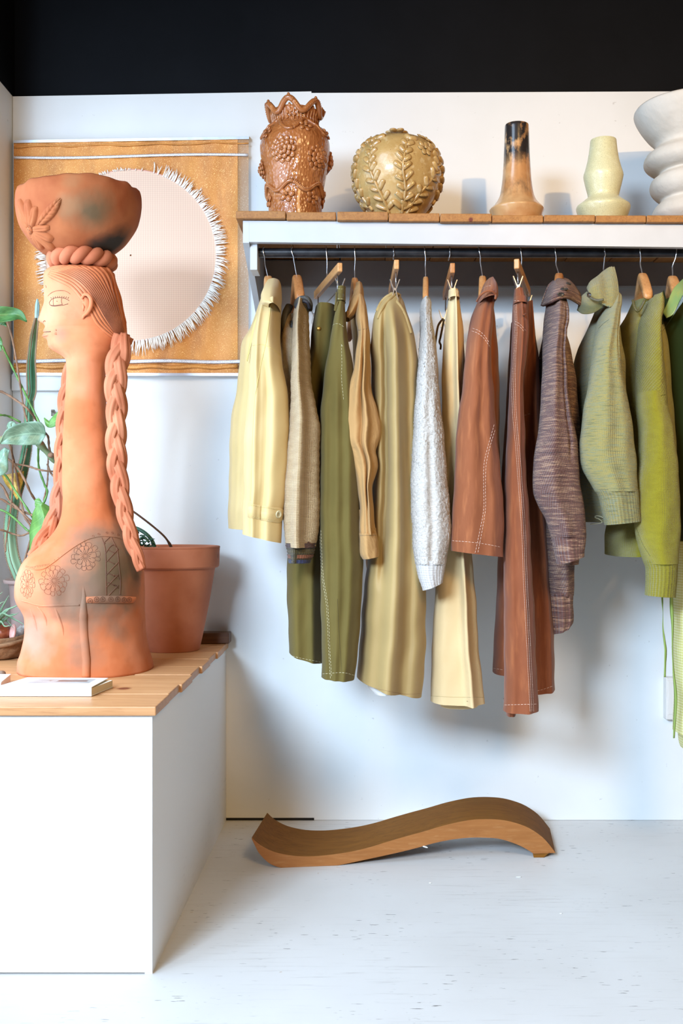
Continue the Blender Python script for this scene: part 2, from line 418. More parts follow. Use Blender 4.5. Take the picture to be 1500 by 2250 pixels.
# ---------------------------------------------------------------- wall hanging
th = thing('wall_hanging', W(285, 820, WALL - .01), 'gold glitter wall hanging with a pale fringed circle behind the clay figure', 'wall hanging')
TD = WALL - .02
m_gold, nt, b = nodes('gold_glitter_cloth'); g = NT(nt); setp(b, .55, .6)
c = g.mix(g.rng(g.noise(7, 5), .38, .66), S(203, 129, 48), S(222, 151, 68))
c = g.mix(g.math('MULTIPLY', g.rng(g.noise(5, 4, g.vec((3, 1, .8))), .52, .7), .5), c, S(160, 96, 34))
gl = g.rng(g.noise(420, 2), .60, .66)
c = g.mix(gl, c, S(246, 200, 128)); g.link(c, b.inputs['Base Color'])
g.link(g.math('MULTIPLY', gl, .35), b.inputs['Metallic'])
g.link(g.bump(g.noise(380, 3), .5, .0015), b.inputs['Normal'])
m_glit, nt, b = nodes('silver_glitter'); g = NT(nt); setp(b, .35, .8, .2)
g.link(g.mix(g.rng(g.noise(500, 2), .4, .6), S(196, 198, 206), S(250, 250, 252)), b.inputs['Base Color']); g.link(g.bump(g.noise(450, 2), .8, .002), b.inputs['Normal'])
m_net, nt, b = nodes('gold_mesh_border'); g = NT(nt); setp(b, .6, .3)
b.inputs['Base Color'].default_value = S(208, 156, 106); b.inputs['Alpha'].default_value = .62
g.link(g.mix(g.rng(g.noise(420, 2), .6, .66), S(206, 156, 108), S(244, 216, 176)), b.inputs['Base Color'])
m_disc, nt, b = nodes('pale_grid_netting'); g = NT(nt, 'UV'); setp(b, .8, .2)
wx_ = g.rng(g.wave(.3142 / .0072, g.vec(), 'X'), .80, .97); wy_ = g.rng(g.wave(.3142 / .0062, g.vec(), 'Y'), .80, .97)
c = g.mix(g.math('MULTIPLY', wx_, .30), S(222, 194, 172), S(196, 140, 126)); c = g.mix(g.math('MULTIPLY', wy_, .32), c, S(176, 150, 132))
g.link(c, b.inputs['Base Color'])
m_fringe = plain('white_cotton_fringe', S(250, 246, 238), S(244, 238, 228), 60, .9, 300, .3, .001, .2)
m_acryl = plain('brushed_aluminium_bar', S(214, 222, 232), S(196, 204, 216), 40, .3, 60, .05, .0005, .6, .35)
def ttop(px): return 313 - (px - 30) * 8.5 / 516
def tbot(px): return 819 + (px - 30) * 1.5 / 516
def sheet(px0, px1, py0f, py1f, nx, ny, amp, d=TD):
    rings = []; uvs = []
    for i in range(ny + 1):
        r = []; u = []
        for j in range(nx + 1):
            px = px0 + (px1 - px0) * j / nx; py = py0f(px) + (py1f(px) - py0f(px)) * i / ny
            dd = d - amp * (.5 + .5 * math.sin(px * .021 + 1) * math.cos(py * .013)) - amp * .35 * math.sin(px * .11 + py * .02)
            r.append(W(px, py, dd)); p = r[-1]; u.append((p.x, p.z))
        rings.append(r); uvs.append(u)
    return MB().grid(rings, False, uvs=uvs)
sheet(30, 522, lambda x: ttop(x), lambda x: tbot(x), 40, 30, .006).build('cloth', m_gold, th)
sheet(522, 546, lambda x: ttop(x), lambda x: tbot(x), 4, 30, .004).build('mesh_border', m_net, th)
hem = MB().tube([W(px, ttop(px) + 9 + 1.5 * math.sin(px * .05), TD - .007) for px in np.linspace(31, 546, 50)], .0022, 6); hem.build('top_hem', m_gold, th)
MB().tube([W(px, tbot(px) - 14 + 1.5 * math.sin(px * .07), TD - .008) for px in np.linspace(31, 522, 50)], .0055, 8, flat=.6).build('bottom_hem', m_gold, th)
for k, (f, w) in enumerate(((lambda x: 345 - (x - 30) * 4 / 516 + 2.5 * math.sin(x * .011), .0042), (lambda x: tbot(x) - 26 + 1.2 * math.sin(x * .03), .0058))):
    MB().tube([W(px, f(px), TD - .008) for px in np.linspace(31, 545, 60)], w, 6, flat=.5).build('glitter_line', m_glit, th)
MB().prism8([W(30, ttop(30) - 5, TD - .008), W(547, ttop(547) - 5, TD - .008), W(547, ttop(547) - 5, WALL - .005), W(30, ttop(30) - 5, WALL - .005),
             W(30, ttop(30) + 1, TD - .008), W(547, ttop(547) + 1, TD - .008), W(547, ttop(547) + 1, WALL - .005), W(30, ttop(30) + 1, WALL - .005)]).build('top_bar', m_acryl, th, False)
MB().prism8([W(28, 825, TD - .012), W(547, 826, TD - .012), W(547, 826, WALL - .005), W(28, 825, WALL - .005),
             W(28, 819, TD - .012), W(547, 820, TD - .012), W(547, 820, WALL - .005), W(28, 819, WALL - .005)]).build('bottom_bar', m_acryl, th, False)
cxp, cyp, rp = 287, 561, 190
rings = []; uvs = []
for i in range(9):
    r = rp * max(i / 8, .01); ring = [W(cxp + r * math.cos(a), cyp + r * math.sin(a), TD - .0085) for a in np.linspace(0, 2 * math.pi, 72, endpoint=False)]
    rings.append(ring); uvs.append([(p.x, p.z) for p in ring])
MB().grid(rings, True, uvs=uvs).build('pale_circle', m_disc, th)
m_pink = plain('pink_edge_thread', S(226, 150, 140), rough=.8, bstr=0)
MB().tube([W(cxp + (rp - 1) * math.cos(a), cyp + (rp - 1) * math.sin(a), TD - .009) for a in np.linspace(0, 2 * math.pi, 90)], .0007, 4).build('edge_thread', m_pink, th)
fr = MB(); rnd = random.Random(3)
for k in range(620):
    a = 2 * math.pi * k / 620 + rnd.uniform(-.01, .01); deg = math.degrees(a) % 360     # 0 right, 90 down
    full = 1.0 if (deg > 285 or deg < 95) else (.35 if 240 < deg <= 285 else .8)
    if 255 < deg < 292 and rnd.random() < .7: continue
    L = rnd.uniform(17, 33) * full; sw = rnd.uniform(-.35, .15) if deg > 180 else rnd.uniform(-.1, .35)
    p0 = (cxp + (rp - 3) * math.cos(a), cyp + (rp - 3) * math.sin(a))
    pts = [W(p0[0] + L * t * math.cos(a + sw * t), p0[1] + L * t * math.sin(a + sw * t) + 3 * t * t, TD - .010 - .006 * math.sin(t * 2.5) * rnd.random()) for t in (0, .35, .7, 1)]
    fr.tube(pts, [.0016, .0017, .0013, .0005], 4)
tag(fr.build('fringe', m_fringe, th), kind='stuff')
# ---------------------------------------------------------------- clay figure
SD = 2.63
def clay(name, spots, c1=S(200, 120, 78), c2=S(186, 103, 60), c3=S(214, 144, 111)):
    m, nt, b = nodes(name); g = NT(nt, 'World'); setp(b, .78, .25)
    c = g.mix(g.rng(g.noise(7, 4), .38, .62), c1, c2); c = g.mix(g.math('MULTIPLY', g.rng(g.noise(4.2, 3), .5, .68), .7), c, c3)
    c = g.mix(g.math('MULTIPLY', g.rng(g.noise(26, 4), .58, .74), .25), c, S(150, 84, 52))
    for loc, r, col, k in spots: c = g.mix(g.math('MULTIPLY', g.blob(loc, r, .5, 14, .3), k), c, col)
    g.link(c, b.inputs['Base Color'])
    nb = g.bump(g.noise(9, 3), .35, .012); nb = g.bump(g.noise(70, 4), .22, .002, nb); g.link(nb, b.inputs['Normal']); return m
grey = S(116, 92, 74); olive = S(98, 80, 56)
m_clay = clay('terracotta_figure', [
    (W(225, 1285, 2.50), .15, grey, .95), (W(268, 1235, 2.52), .12, olive, .85), (W(165, 1310, 2.48), .08, grey, .75), (W(200, 1190, 2.54), .08, grey, .6),
    (W(180, 1370, 2.48), .06, grey, .6), (W(183, 1440, 2.48), .055, grey, .5), (W(262, 1375, 2.50), .05, grey, .35), (W(75, 1400, 2.52), .08, S(172, 140, 128), .5), (W(130, 735, 2.56), .03, S(140, 104, 84), .6)])
m_clay_bowl = clay('terracotta_bowl', [(W(212, 470, 2.48), .085, olive, .95), (W(250, 540, 2.60), .075, S(48, 40, 34), 1.0), (W(218, 548, 2.575), .055, S(48, 40, 34), .9), (W(150, 450, 2.48), .035, S(150, 112, 78), .5), (W(160, 400, 2.48), .03, S(140, 96, 60), .5)],
                   S(164, 94, 54), S(143, 72, 37), S(188, 121, 81))
m_clay_braid = clay('terracotta_braid', [(W(125, 1100, 2.75), .09, S(120, 92, 80), .7), (W(80, 1215, 2.7), .05, S(128, 104, 96), .8)], S(186, 112, 78), S(166, 92, 60), S(196, 130, 95))
m_incise = plain('dark_scored_clay', S(142, 82, 54), S(124, 70, 44), 40, .85, 90, .2)
m_incise_grey = plain('dark_scored_grey_clay', S(106, 66, 44), S(88, 58, 42), 40, .85, 90, .2)
fig = thing('clay_figure', W(190, 1470, SD), 'tall terracotta bust of a long-necked woman with braids carrying a bowl on her head', 'sculpture')
# silhouette rows: y, left, right, half depth, base front (head only), ridge width
body = [(1470,47,334,140),(1452,47,330,138),(1428,54,323,130),(1383,62,316,122),(1355,61,315,121),(1338,55,314,125),(1324,46,314,128),(1306,41,314,130),
 (1286,42,313,131),(1270,45,313,131),(1254,50,312,130),(1237,57,310,127),(1219,72,306,122),(1205,88,300,115),(1187,108,291,104),(1167,125,277,86),(1150,133,266,72),
 (1132,138,258,62),(1115,140,253,57),(1097,141,250,54),(1063,139,245,52),(1020,139,241,50),(993,139,239,49),(950,141,235,47),(907,143,232,45),(862,146,231,44),(820,148,230,43),(800,147.5,232,44)]
head = [ # y, ridge front, base front, back, half depth, sigma
 (792,146,146,236,45,20),(784,139,140,241,47,20),(776,127,130,248,50,22),(768,113,119,254,53,22),(760,106,112,262,56,20),(750,104.5,110,270,59,18),(745,101,109,273,60,14),
 (742,95.5,108,274,61,12),(738,93,107.5,275,62,12),(732.5,95,107,274,63,12),(730.5,97.5,107,274,63,12),(728,94,107,274,63,12),(724,95.5,107,273.5,64,11),(718,98.5,107,273,65,11),(712,95.5,107,272,66,10),(707,87.5,106.5,272,66,9.5),
 (702,83.5,106,271,66.5,9.5),(698,84.5,106,270,67,9),(690,87.5,105.5,268,67.5,8),(675,92.5,104,265,68,7.5),(664,96,102.5,263,68,8),(650,97.5,100.5,260,68,14),(627,98.5,99,252,67,20),
 (614,98,98,249,64,20),(605,98.5,98.5,247,60,20),(597,103,103,245,54,20),(593,108,108,243,50,20)]
fL = {}; ys_ = [r[0] for r in body] + [h[0] for h in head]
def col(k): return [ (r[k] if k < 3 else r[3]) for r in body]
pf_front = pchip([-y for y in ys_], [r[1] for r in body] + [h[1] for h in head])
pf_base = pchip([-y for y in ys_], [r[1] for r in body] + [h[2] for h in head])
pf_back = pchip([-y for y in ys_], [r[2] for r in body] + [h[3] for h in head])
pf_dep = pchip([-y for y in ys_], [r[3] for r in body] + [h[4] for h in head])
pf_sig = pchip([-y for y in ys_], [20] * len(body) + [h[5] for h in head])
SP = F / SD
ypx = list(np.linspace(1470, 800, 130)) + list(np.arange(798, 735, -2.0)) + list(np.arange(735, 700, -.9)) + list(np.arange(700, 594, -2.2)) + [593]
rings = []; NS = 112
for py in ypx:
    y = -py; fb, fr_, bk, dp, sg = pf_base(y), pf_front(y), pf_back(y), pf_dep(y), pf_sig(y)
    cx = (fb + bk) / 2; a = (bk - fb) / 2; ring = []
    if py < 800: cx = fb + (bk - fb) * .52
    ex = 2.25 if py > 800 else 2.2
    lift = 0
    for j in range(NS):
        th_ = 2 * math.pi * j / NS; c, s = math.cos(th_), math.sin(th_)
        aa = (bk - cx) if c > 0 else (cx - fb)
        x = cx + aa * math.copysign(abs(c) ** (2 / ex), c); dz = dp * math.copysign(abs(s) ** (2 / ex), s)
        if c < 0: x -= (fb - fr_) * math.exp(-(dz / sg) ** 2) * (1 if abs(dz) < 3 * sg else 0)
        # bust: a soft hollow between waist and bodice on the near side and a fold under the arm
        zz = -dz
        if 1190 < py < 1345 and s < 0:
            zz += 9 * math.exp(-((x - 110) / 55) ** 2) * math.exp(-((py - 1275) / 42) ** 2) + 7 * math.exp(-((x - 262) / 45) ** 2) * math.exp(-((py - 1265) / 48) ** 2) - 7 * math.exp(-((x - 182) / 13) ** 2) * math.exp(-((py - 1295) / 30) ** 2)
        if 640 < py < 690 and s < 0 and c < 0:  # eye hollow
            zz -= 3.2 * math.exp(-((x - 122) / 20) ** 2) * math.exp(-((py - 672) / 10) ** 2)
        if 590 < py < 745 and s > 0 and c < 0:
            zz -= 0
        if 680 < py < 760 and s < 0: zz += 2.5 * math.exp(-((x - 150) / 28) ** 2) * math.exp(-((py - 715) / 25) ** 2)
        n = .9 * math.sin(x * .09 + py * .05) * math.sin(py * .037 + dz * .05)
        ring.append(Vector(((x + n * .5 - CX) / SP, SD - (zz + n * .6) / SP, EYE + (CY - py) / SP)))
    rings.append(ring)
fb_mb = MB().grid(rings, True, True, True)
fb_mb.build('figure', m_clay, fig)
FB = fb_mb.bvh()
def fsurf(pts, off=.0, step=2.5): return on_surface(FB, pts, SD - .1, step, off)
def mirror(p): return Vector((p.x, 2 * SD - p.y, p.z))
# hair: combed clay strands from the crown to the braids
A = spline([(106,604),(130,616),(156,629),(176,651),(198,684),(214,712),(240,735),(266,750)], 18)
B = spline([(112,595),(140,601),(175,620),(205,655),(228,695),(250,728),(270,750)], 18)
C_ = spline([(150,585),(185,598),(215,630),(238,678),(258,720),(272,750)], 18)
Z = spline([(233,588),(245,604),(252,640),(262,680),(270,715),(278,750)], 18)
hair = MB(); NSTR = 22
def lerp(a, b, t): return [p + (q - p) * t for p, q in zip(a, b)]
HT = list(np.linspace(0, 1, 4)[:-1]) + list(np.linspace(1, 2, 7)[:-1]) + list(np.linspace(2, 3, 7)); grooves = []
for t in HT:
    P = lerp(A, B, t) if t < 1 else lerp(B, C_, t - 1) if t < 2 else lerp(C_, Z, t - 2)
    pts = []
    for p in P:
        q, n = proj(FB, p[0], p[1], SD - .05); pts.append(q + n * .0010)
    pts = [Vector(v) for v in spline(pts, 30)]
    grooves.append((t, P)); rad = [.0044 * (1 - .25 * abs(i / 29 - .3)) * (.5 if i == 0 else 1) for i in range(30)]
    hair.tube(pts, rad, 6); hair.tube([mirror(p) for p in pts], rad, 6)
hair.build('hair', m_clay, fig); HB = hair.bvh()
# ear
ear = MB(); ec = proj(FB, 194, 672, SD - .07)[0]
def ep(px, py, o): return Vector(((px - CX) * ec.y / F, ec.y - o, EYE + (CY - py) * ec.y / F))
ear.tube([Vector(p) for p in spline([ep(181,657,.006), ep(188,649,.010), ep(197,651,.012), ep(203,661,.012), ep(202,676,.011), ep(195,688,.009), ep(186,694,.005), ep(182,700,.001)], 26)], [.0032 + .0022 * math.sin(math.pi * i / 25) for i in range(26)], 8)
ear.ellipsoid(ep(191, 673, .001), (Vector((.012, 0, .002)), Vector((-.003, 0, .024)), Vector((0, .007, 0))), 10, 6)
ear.tube([ep(183,668,.004), ep(186,676,.008), ep(184,684,.004)], .0025, 6)
v2 = MB(); v2.v = list(ear.v); v2.f = list(ear.f); v2.uv = list(ear.uv)
ear.build('ear', m_clay, fig)
v2.v = [tuple(mirror(Vector(p))) for p in v2.v]; v2.build('ear', m_clay, fig)
# scored drawing: lines cut in the clay, each drawing one piece
def scored(name, lines, r=.0008, m=None, label=None, off=.0001):
    mb = MB()
    for L in lines:
        q = fsurf(L, off)
        if len(q) > 1: mb.tube(q, r, 5)
    return mb.build(name, m or m_incise, fig)
ev = []
def P8(x, y): return (60 + x / 6.25, 560 + y / 6.25)
ev.append([P8(*p) for p in ((302,655),(330,615),(380,592),(440,586),(500,594),(545,612),(575,630))])
ev.append([P8(*p) for p in ((302,655),(315,690),(370,705),(430,698),(500,690),(560,672))])
ev.append([P8(*p) for p in ((318,690),(360,697),(420,690),(480,682))])
ev.append([P8(358,600), P8(356,645), P8(362,700)]); ev.append([P8(472,596), P8(468,640), P8(482,690)])
ev.append([P8(400,636), P8(407,638), P8(413,640)])
for i in range(9):
    x = 330 + i * 28; y = 606 - 22 * math.sin((x - 300) / 280 * 3.1); ev.append([P8(x, y + 2), P8(x - 4 + i * 1.5, y - 10), P8(x - 6 + i * 2.5, y - 18)])
scored('eye_drawing', ev, .0008, m_incise_grey)
scored('eyebrow', [[P8(*p) for p in ((282,565),(330,520),(400,494),(470,488),(540,505),(590,540))], [P8(*p) for p in ((300,545),(360,508),(430,492),(500,494))]], .0006)
scored('hairline', [[P8(330,322), P8(400,352), P8(470,380), P8(530,412)], [P8(250,420), P8(262,440), P8(262,452)]], .0008)
lip = MB()
for L, r in (([(94.2,728.5),(98,726.5),(104,727),(111,728.5)], .0030), ([(93.2,737.5),(97,735.5),(103,734.5),(110,732)], .0040)):
    for sgn in (1, -1):
        q = fsurf(L, -.0012, 1.5); q = q if sgn > 0 else [mirror(p) for p in q]
        lip.tube(q, [r * (1 - .95 * i / len(q)) for i in range(len(q))], 8)
lip.build('lips', m_clay, fig)
scored('mouth_line', [[(94.8,731.5),(99,729.5),(105,729),(111.5,728.5)]], .0012, m_incise_grey)
mb = MB(); hs = []
for (t, P), (t2, P2) in zip(grooves[:-1], grooves[1:]):
    hs.append(lerp(P, P2, .5)[1:])
allb = MB(); allb.v = list(hair.v) + list(fb_mb.v); allb.f = list(hair.f) + [tuple(i + len(hair.v) for i in f) for f in fb_mb.f]; AB = allb.bvh()
for P in hs:
    q = on_surface(AB, [tuple(p) for p in P], SD - .05, 3, .0, False)
    if len(q) > 4: mb.tube([p for p in q], [.0013 * (.4 + .6 * math.sin(math.pi * (i + .5) / len(q))) for i in range(len(q))], 5)
mb.build('hair_grooves', m_incise, fig)
scored('nostril', [[(95,707),(98,704.5),(100,706)]], .0010)
def P30(x, y): return (30 + x / 4.839, 1160 + y / 4.839)
def flower_lines(cx, cy, R, sq=1.0, seed=0, tilt=0.0):
    r_ = random.Random(seed); out = []
    for n, r0, r1, ph in ((13, .72, 1.0, 0), (10, .42, .72, .25)):
        for i in range(n):
            a0 = 2 * math.pi * (i + ph) / n + tilt; a1 = a0 + 2 * math.pi / n; am = (a0 + a1) / 2; k = r_.uniform(.84, 1.08); a0 += r_.uniform(-.09, .09); a1 += r_.uniform(-.09, .09)
            pt = lambda a, r: (cx + R * r * k * math.cos(a) * sq, cy + R * r * math.sin(a))
            out.append([pt(a0, r0), pt(a0 + .12 * (a1 - a0), r1 * .95), pt(am, r1), pt(a1 - .12 * (a1 - a0), r1 * .95), pt(a1, r0)])
    for i in range(16):
        a = 2 * math.pi * i / 16 + .1; out.append([(cx + R * .12 * math.cos(a) * sq, cy + R * .12 * math.sin(a)), (cx + R * .25 * math.cos(a) * sq, cy + R * .25 * math.sin(a)), (cx + R * r_.uniform(.3, .44) * math.cos(a) * sq, cy + R * .4 * math.sin(a))])
    for i in range(5):
        a = i * 1.26; out.append([(cx + 2 * math.cos(a) * sq, cy + 2 * math.sin(a)), (cx + 3 * math.cos(a) * sq, cy + 3 * math.sin(a))])
    return out
scored('scored_flower', flower_lines(119, 1276, 34, .95, 1), .00055)
scored('scored_flower', flower_lines(187, 1222, 32, 1.0, 2), .00055, m_incise_grey)
scored('scored_flower', flower_lines(60, 1283, 32, .5, 3, .4), .0005)
# laced panel, beaded band, neckline, bodice seam, rib
lat = [[P30(*p) for p in ((935,105),(962,180),(975,260),(980,400),(982,560),(985,715))], [P30(*p) for p in ((1040,100),(1060,150),(1100,230),(1118,400),(1135,560),(1130,710))], [P30(*p) for p in ((980,265),(1020,205),(1060,180),(1090,205))]]
for y0 in (330, 470, 600, 715): lat.append([P30(985, y0 + 30), P30(1050, y0 - 40), P30(1112, y0 - 105)])
for y0 in (230, 345, 475, 575): lat.append([P30(992, y0), P30(1030, y0 + 18), P30(1070, y0 + 38)])
lat += [[P30(1020,100), P30(960,160), P30(975,165)], [P30(1060,500), P30(1110,520), P30(1120,545)], [P30(1040,600), P30(1090,615), P30(1110,640)]]
scored('laced_panel', lat, .0012, m_incise_grey)
band = MB(); rows = []
for t in np.linspace(0, 1, 24):
    px = P30(770 + 520 * t, 0)[0]; yt = P30(0, 730 - 12 * math.sin(t * 3.1))[1]; yb = P30(0, 800 + 8 * math.sin(t * 3.1) - 30 * (t > .96))[1]
    row = []
    for k, of in ((0, -.002), (.08, .0028), (.5, .0036), (.92, .0028), (1, -.002)):
        row.append(proj(FB, px, yt + (yb - yt) * k, SD - .12, of)[0])
    rows.append(row)
band.grid(rows, False); m_band = clay('terracotta_band', [(W(240, 1318, 2.5), .07, grey, .9)])
band.build('beaded_band', m_band, fig); BB = band.bvh()
bd = MB()
for x, y in ((812,776),(880,758),(945,757),(1030,757),(1103,757),(1172,765),(1228,764)):
    px, py = P30(x, y)
    for rr in (5.2, 1.8):
        q = []
        for a in np.linspace(0, 2 * math.pi, 14):
            h = proj(BB, px + rr * math.cos(a), py + rr * math.sin(a), SD - .12, .0004); q.append(h[0])
        bd.tube(q, .0006, 4)
bd.build('ring_stamp', m_incise_grey, fig)
nl = [[P30(*p) for p in ((130,410),(190,432),(250,445),(330,428),(420,370),(560,262),(680,180),(800,118),(930,90),(1050,95),(1130,112),(1200,150))]]
mb = MB(); mb.tube(fsurf(nl[0], .0004), .0017, 6); mb.build('neckline', m_clay, fig)
st_ = []
for i in range(12): x = 190 + i * 17; y = 405 - .0006 * (i - 3) ** 2 * 100 + (6 if i < 3 else 0) - i * 2; st_.append([P30(x, y), P30(x - 8, y + 14), P30(x - 6, y + 22)])
for x, y in ((845,88),(905,66),(990,52),(1048,54),(1108,74)):
    for rr in (14, 4): st_.append([P30(x + rr * math.cos(a), y + rr * .8 * math.sin(a)) for a in np.linspace(0, 6.28, 10)])
for i in range(9): t = i / 9; st_.append([P30(430 + t * 360, 345 - t * 240), P30(434 + t * 360, 340 - t * 240), P30(436 + t * 360, 336 - t * 240)])
scored('neckline_stamp', st_, .0005)
mb = MB(); mb.tube(fsurf([P30(*p) for p in ((85,775),(150,790),(250,820),(330,828),(450,823),(560,820),(700,818))], .0), .0018, 6); mb.tube(fsurf([P30(*p) for p in ((255,834),(350,836),(450,832),(700,825))], .0), .0012, 6); mb.build('bodice_seam', m_clay, fig)
rib = [P30(*p) for p in ((738,590),(742,640),(748,740),(742,850),(742,1000),(748,1150),(762,1300),(772,1420),(770,1500),(770,1590))]
q = fsurf(rib, -.002, 5); MB().tube(q, [.002 + .0085 * min(1, i / 14) for i in range(len(q))], 12, flat=.8).build('rib', m_clay, fig)
for L in (((435,840),(470,930),(500,1020),(520,1090),(528,1180)), ((250,840),(300,900),(340,980),(350,1060)), ((170,860),(205,930),(235,1040),(255,1120))):
    q = fsurf([P30(*p) for p in L], -.0018, 4); MB().tube(q, [.0035 * math.sin(math.pi * min(1, (i + 1) / len(q))) + .0012 for i in range(len(q))], 8).build('dart', m_clay, fig)
# braids
def braid(path, widths, n=None, period=.225, phase=0.0):
    """path: px,py,d points; three ridged strands plaited along it"""
    pts = [Vector(p) for p in spline([W(*p) for p in path], 150)]
    L = [0]
    for i in range(1, 150): L.append(L[-1] + (pts[i] - pts[i-1]).length)
    wv = pchip(np.linspace(0, 1, len(widths)), widths); mb = MB()
    for k in range(3):
        q = []; rr = []
        for i in range(150):
            u = L[i] / L[-1]; w = wv(u) / SP; per = period * (.45 + .55 * wv(u) / max(widths))
            ph = phase + 2 * math.pi * L[i] / (period * .86) + 2 * math.pi * k / 3
            T = (pts[min(i+1,149)] - pts[max(i-1,0)]).normalized(); side = T.cross(Vector((0, 1, 0))).normalized()
            q.append(pts[i] + side * (.225 * w * math.sin(ph)) + Vector((0, -1, 0)) * (.13 * w * math.sin(2 * ph)))
            rr.append(.285 * w)
        mb.tube(q, rr, 21, 7, .17, 1.0, True, 22)
    return mb
braid([(272,738,2.585),(263,775,2.575),(256,815,2.57),(254,860,2.565),(256,905,2.565),(255,950,2.565),(256,1000,2.565),(261,1050,2.565),(268,1100,2.56),(278,1145,2.55),(290,1190,2.545),(301,1222,2.535),(312,1252,2.53)], [40,48,47,44,42,43,40,37,33,30,22]).build('braid', m_clay_braid, fig)
braid([(160,790,2.69),(148,850,2.695),(141,900,2.70),(137,950,2.70),(134,1000,2.70),(133,1050,2.70),(128,1095,2.70),(120,1135,2.69),(103,1172,2.66),(88,1200,2.64),(74,1225,2.62)], [30,32,32,30,30,30,32,34,36,38,30], phase=1).build('braid', m_clay_braid, fig)
# rolled pad under the bowl
pad = MB(); Rm = 56 / SP; cpad = W(181, 573, SD)
for k in range(2):
    q = []
    for i in range(161):
        a = 2 * math.pi * i / 160; ph = 7 * a + math.pi * k
        rr = Rm + .0105 * math.cos(ph); q.append(cpad + Vector((rr * math.cos(a), rr * math.sin(a), .0105 * math.sin(ph) - .001 * math.cos(a))))
    pad.tube(q, .0142, 12)
pad.build('rolled_pad', m_clay_braid, fig)
# bowl
bowl = MB(); rings = []
prof = [(566,30),(560,58),(556,69),(548,82),(533,99.5),(515,113),(495,125),(477,130.5),(455,134),(440,133.5),(428,131),(421,127),(419,123),(424,119),(445,118),(480,108),(515,85),(540,50),(545,4)]
pts = spline(prof, 70); bc = 174
for py, r in [(p[0], p[1]) for p in pts]:
    ring = []
    for j in range(96):
        a = 2 * math.pi * j / 96; near = max(0, 1 - abs(py - 424) / 40)
        wob = near * (1.6 * math.sin(5 * a + 1) + 1.3 * math.sin(11 * a) + 1.0 * math.sin(17 * a + 2)); rr = r + near * (1.6 * math.sin(9 * a) + 1.2 * math.sin(14 * a + 1))
        x = rr * math.cos(a); zpx = (CY - py) + wob + .055 * x - 3
        ring.append(Vector(((bc + x - CX) / SP, SD + rr * math.sin(a) / SP, EYE + zpx / SP)))
    rings.append(ring)
bowl.grid(rings, True, True, True); bo = bowl.build('bowl', m_clay_bowl, fig); BW = bowl.bvh()
def patch(mb, bvh, p0, p1, wfun, thick, d, nu=12, nv=6, groove=0, bend=0.0, vein=0.0, lift=0.0):
    """a clay leaf laid on a surface, from pixel p0 to p1, half width wfun(t) in pixels"""
    p0 = Vector((p0[0], p0[1])); p1 = Vector((p1[0], p1[1])); ax = p1 - p0; side = Vector((-ax.y, ax.x)).normalized(); rows = []
    for i in range(nu + 1):
        t = i / nu; c = p0 + ax * t + side * (bend * math.sin(math.pi * t)); row = []
        for j in range(-nv, nv + 1):
            v = j / nv; w = max(wfun(t), .3); h = thick * max(0.0, 1 - v ** 4) * (min(1, 6 * t + .25) * min(1, 6 * (1 - t) + .15))
            if groove: h -= thick * .38 * (.5 + .5 * math.cos(groove * math.pi * v)) * math.sin(math.pi * min(t * 1.1, 1))
            if vein: h -= thick * .36 * (max(0, 1 - abs(v) * 6) * .9 + max(0, math.cos(2 * math.pi * (t * vein - abs(v) * .9)) - .55) * 1.3)
            q = proj(bvh, c.x + side.x * v * w, c.y + side.y * v * w, d, h + lift - (.002 if abs(j) == nv else 0)); row.append(q[0])
        rows.append(row)
    return mb.grid(rows, False)
def P38(x, y): return (30 + x / 5.172, 380 + y / 5.172)
fl = MB()
fc = P38(195, 640)
pet = lambda wmax: (lambda t: wmax * (.35 + .65 * math.sin(math.pi * min(1, .12 + t * .80)) ** .8))
for tip, w in (((160,305),52),((65,300),40),((250,380),50),((410,620),50),((450,760),52),((470,880),50),((335,870),40),((90,480),30),((225,745),20)):
    tx, ty = P38(*tip); d0 = Vector((tx - fc[0], ty - fc[1])); s0 = (fc[0] + d0.x * .12, fc[1] + d0.y * .12)
    patch(fl, BW, s0, (tx, ty), pet(w / 5.172), .0085, SD - .14, 10, 5, 3)
fl.ellipsoid(proj(BW, fc[0], fc[1], SD - .14)[0], (Vector((.010, -.002, 0)), Vector((0, 0, .0125)), Vector((0, .012, 0))), 14, 8)
fl.build('clay_flower', m_clay_bowl, bo)
lf = MB(); patch(lf, BW, P38(285, 590), P38(535, 290), lambda t: 72 / 5.172 * (math.sin(math.pi * (.10 + .84 * t)) ** .8), .009, SD - .14, 44, 9, 0, 1, 7.0)
lf.build('clay_leaf', m_clay_bowl, bo)
dots = MB()
for x, y in ((170,620),(185,600),(202,632),(178,650),(196,668),(215,655),(160,645),(205,690),(185,690)):
    px, py = P38(x, y); p = W(px, py, 2.4); h = proj(fl.bvh(), px, py, SD - .14)[0]; dots.ellipsoid(h, (Vector((.0012, 0, 0)), Vector((0, 0, .0012)), Vector((0, .0008, 0))), 6, 4)
dots.build('pricked_dots', m_incise_grey, bo)
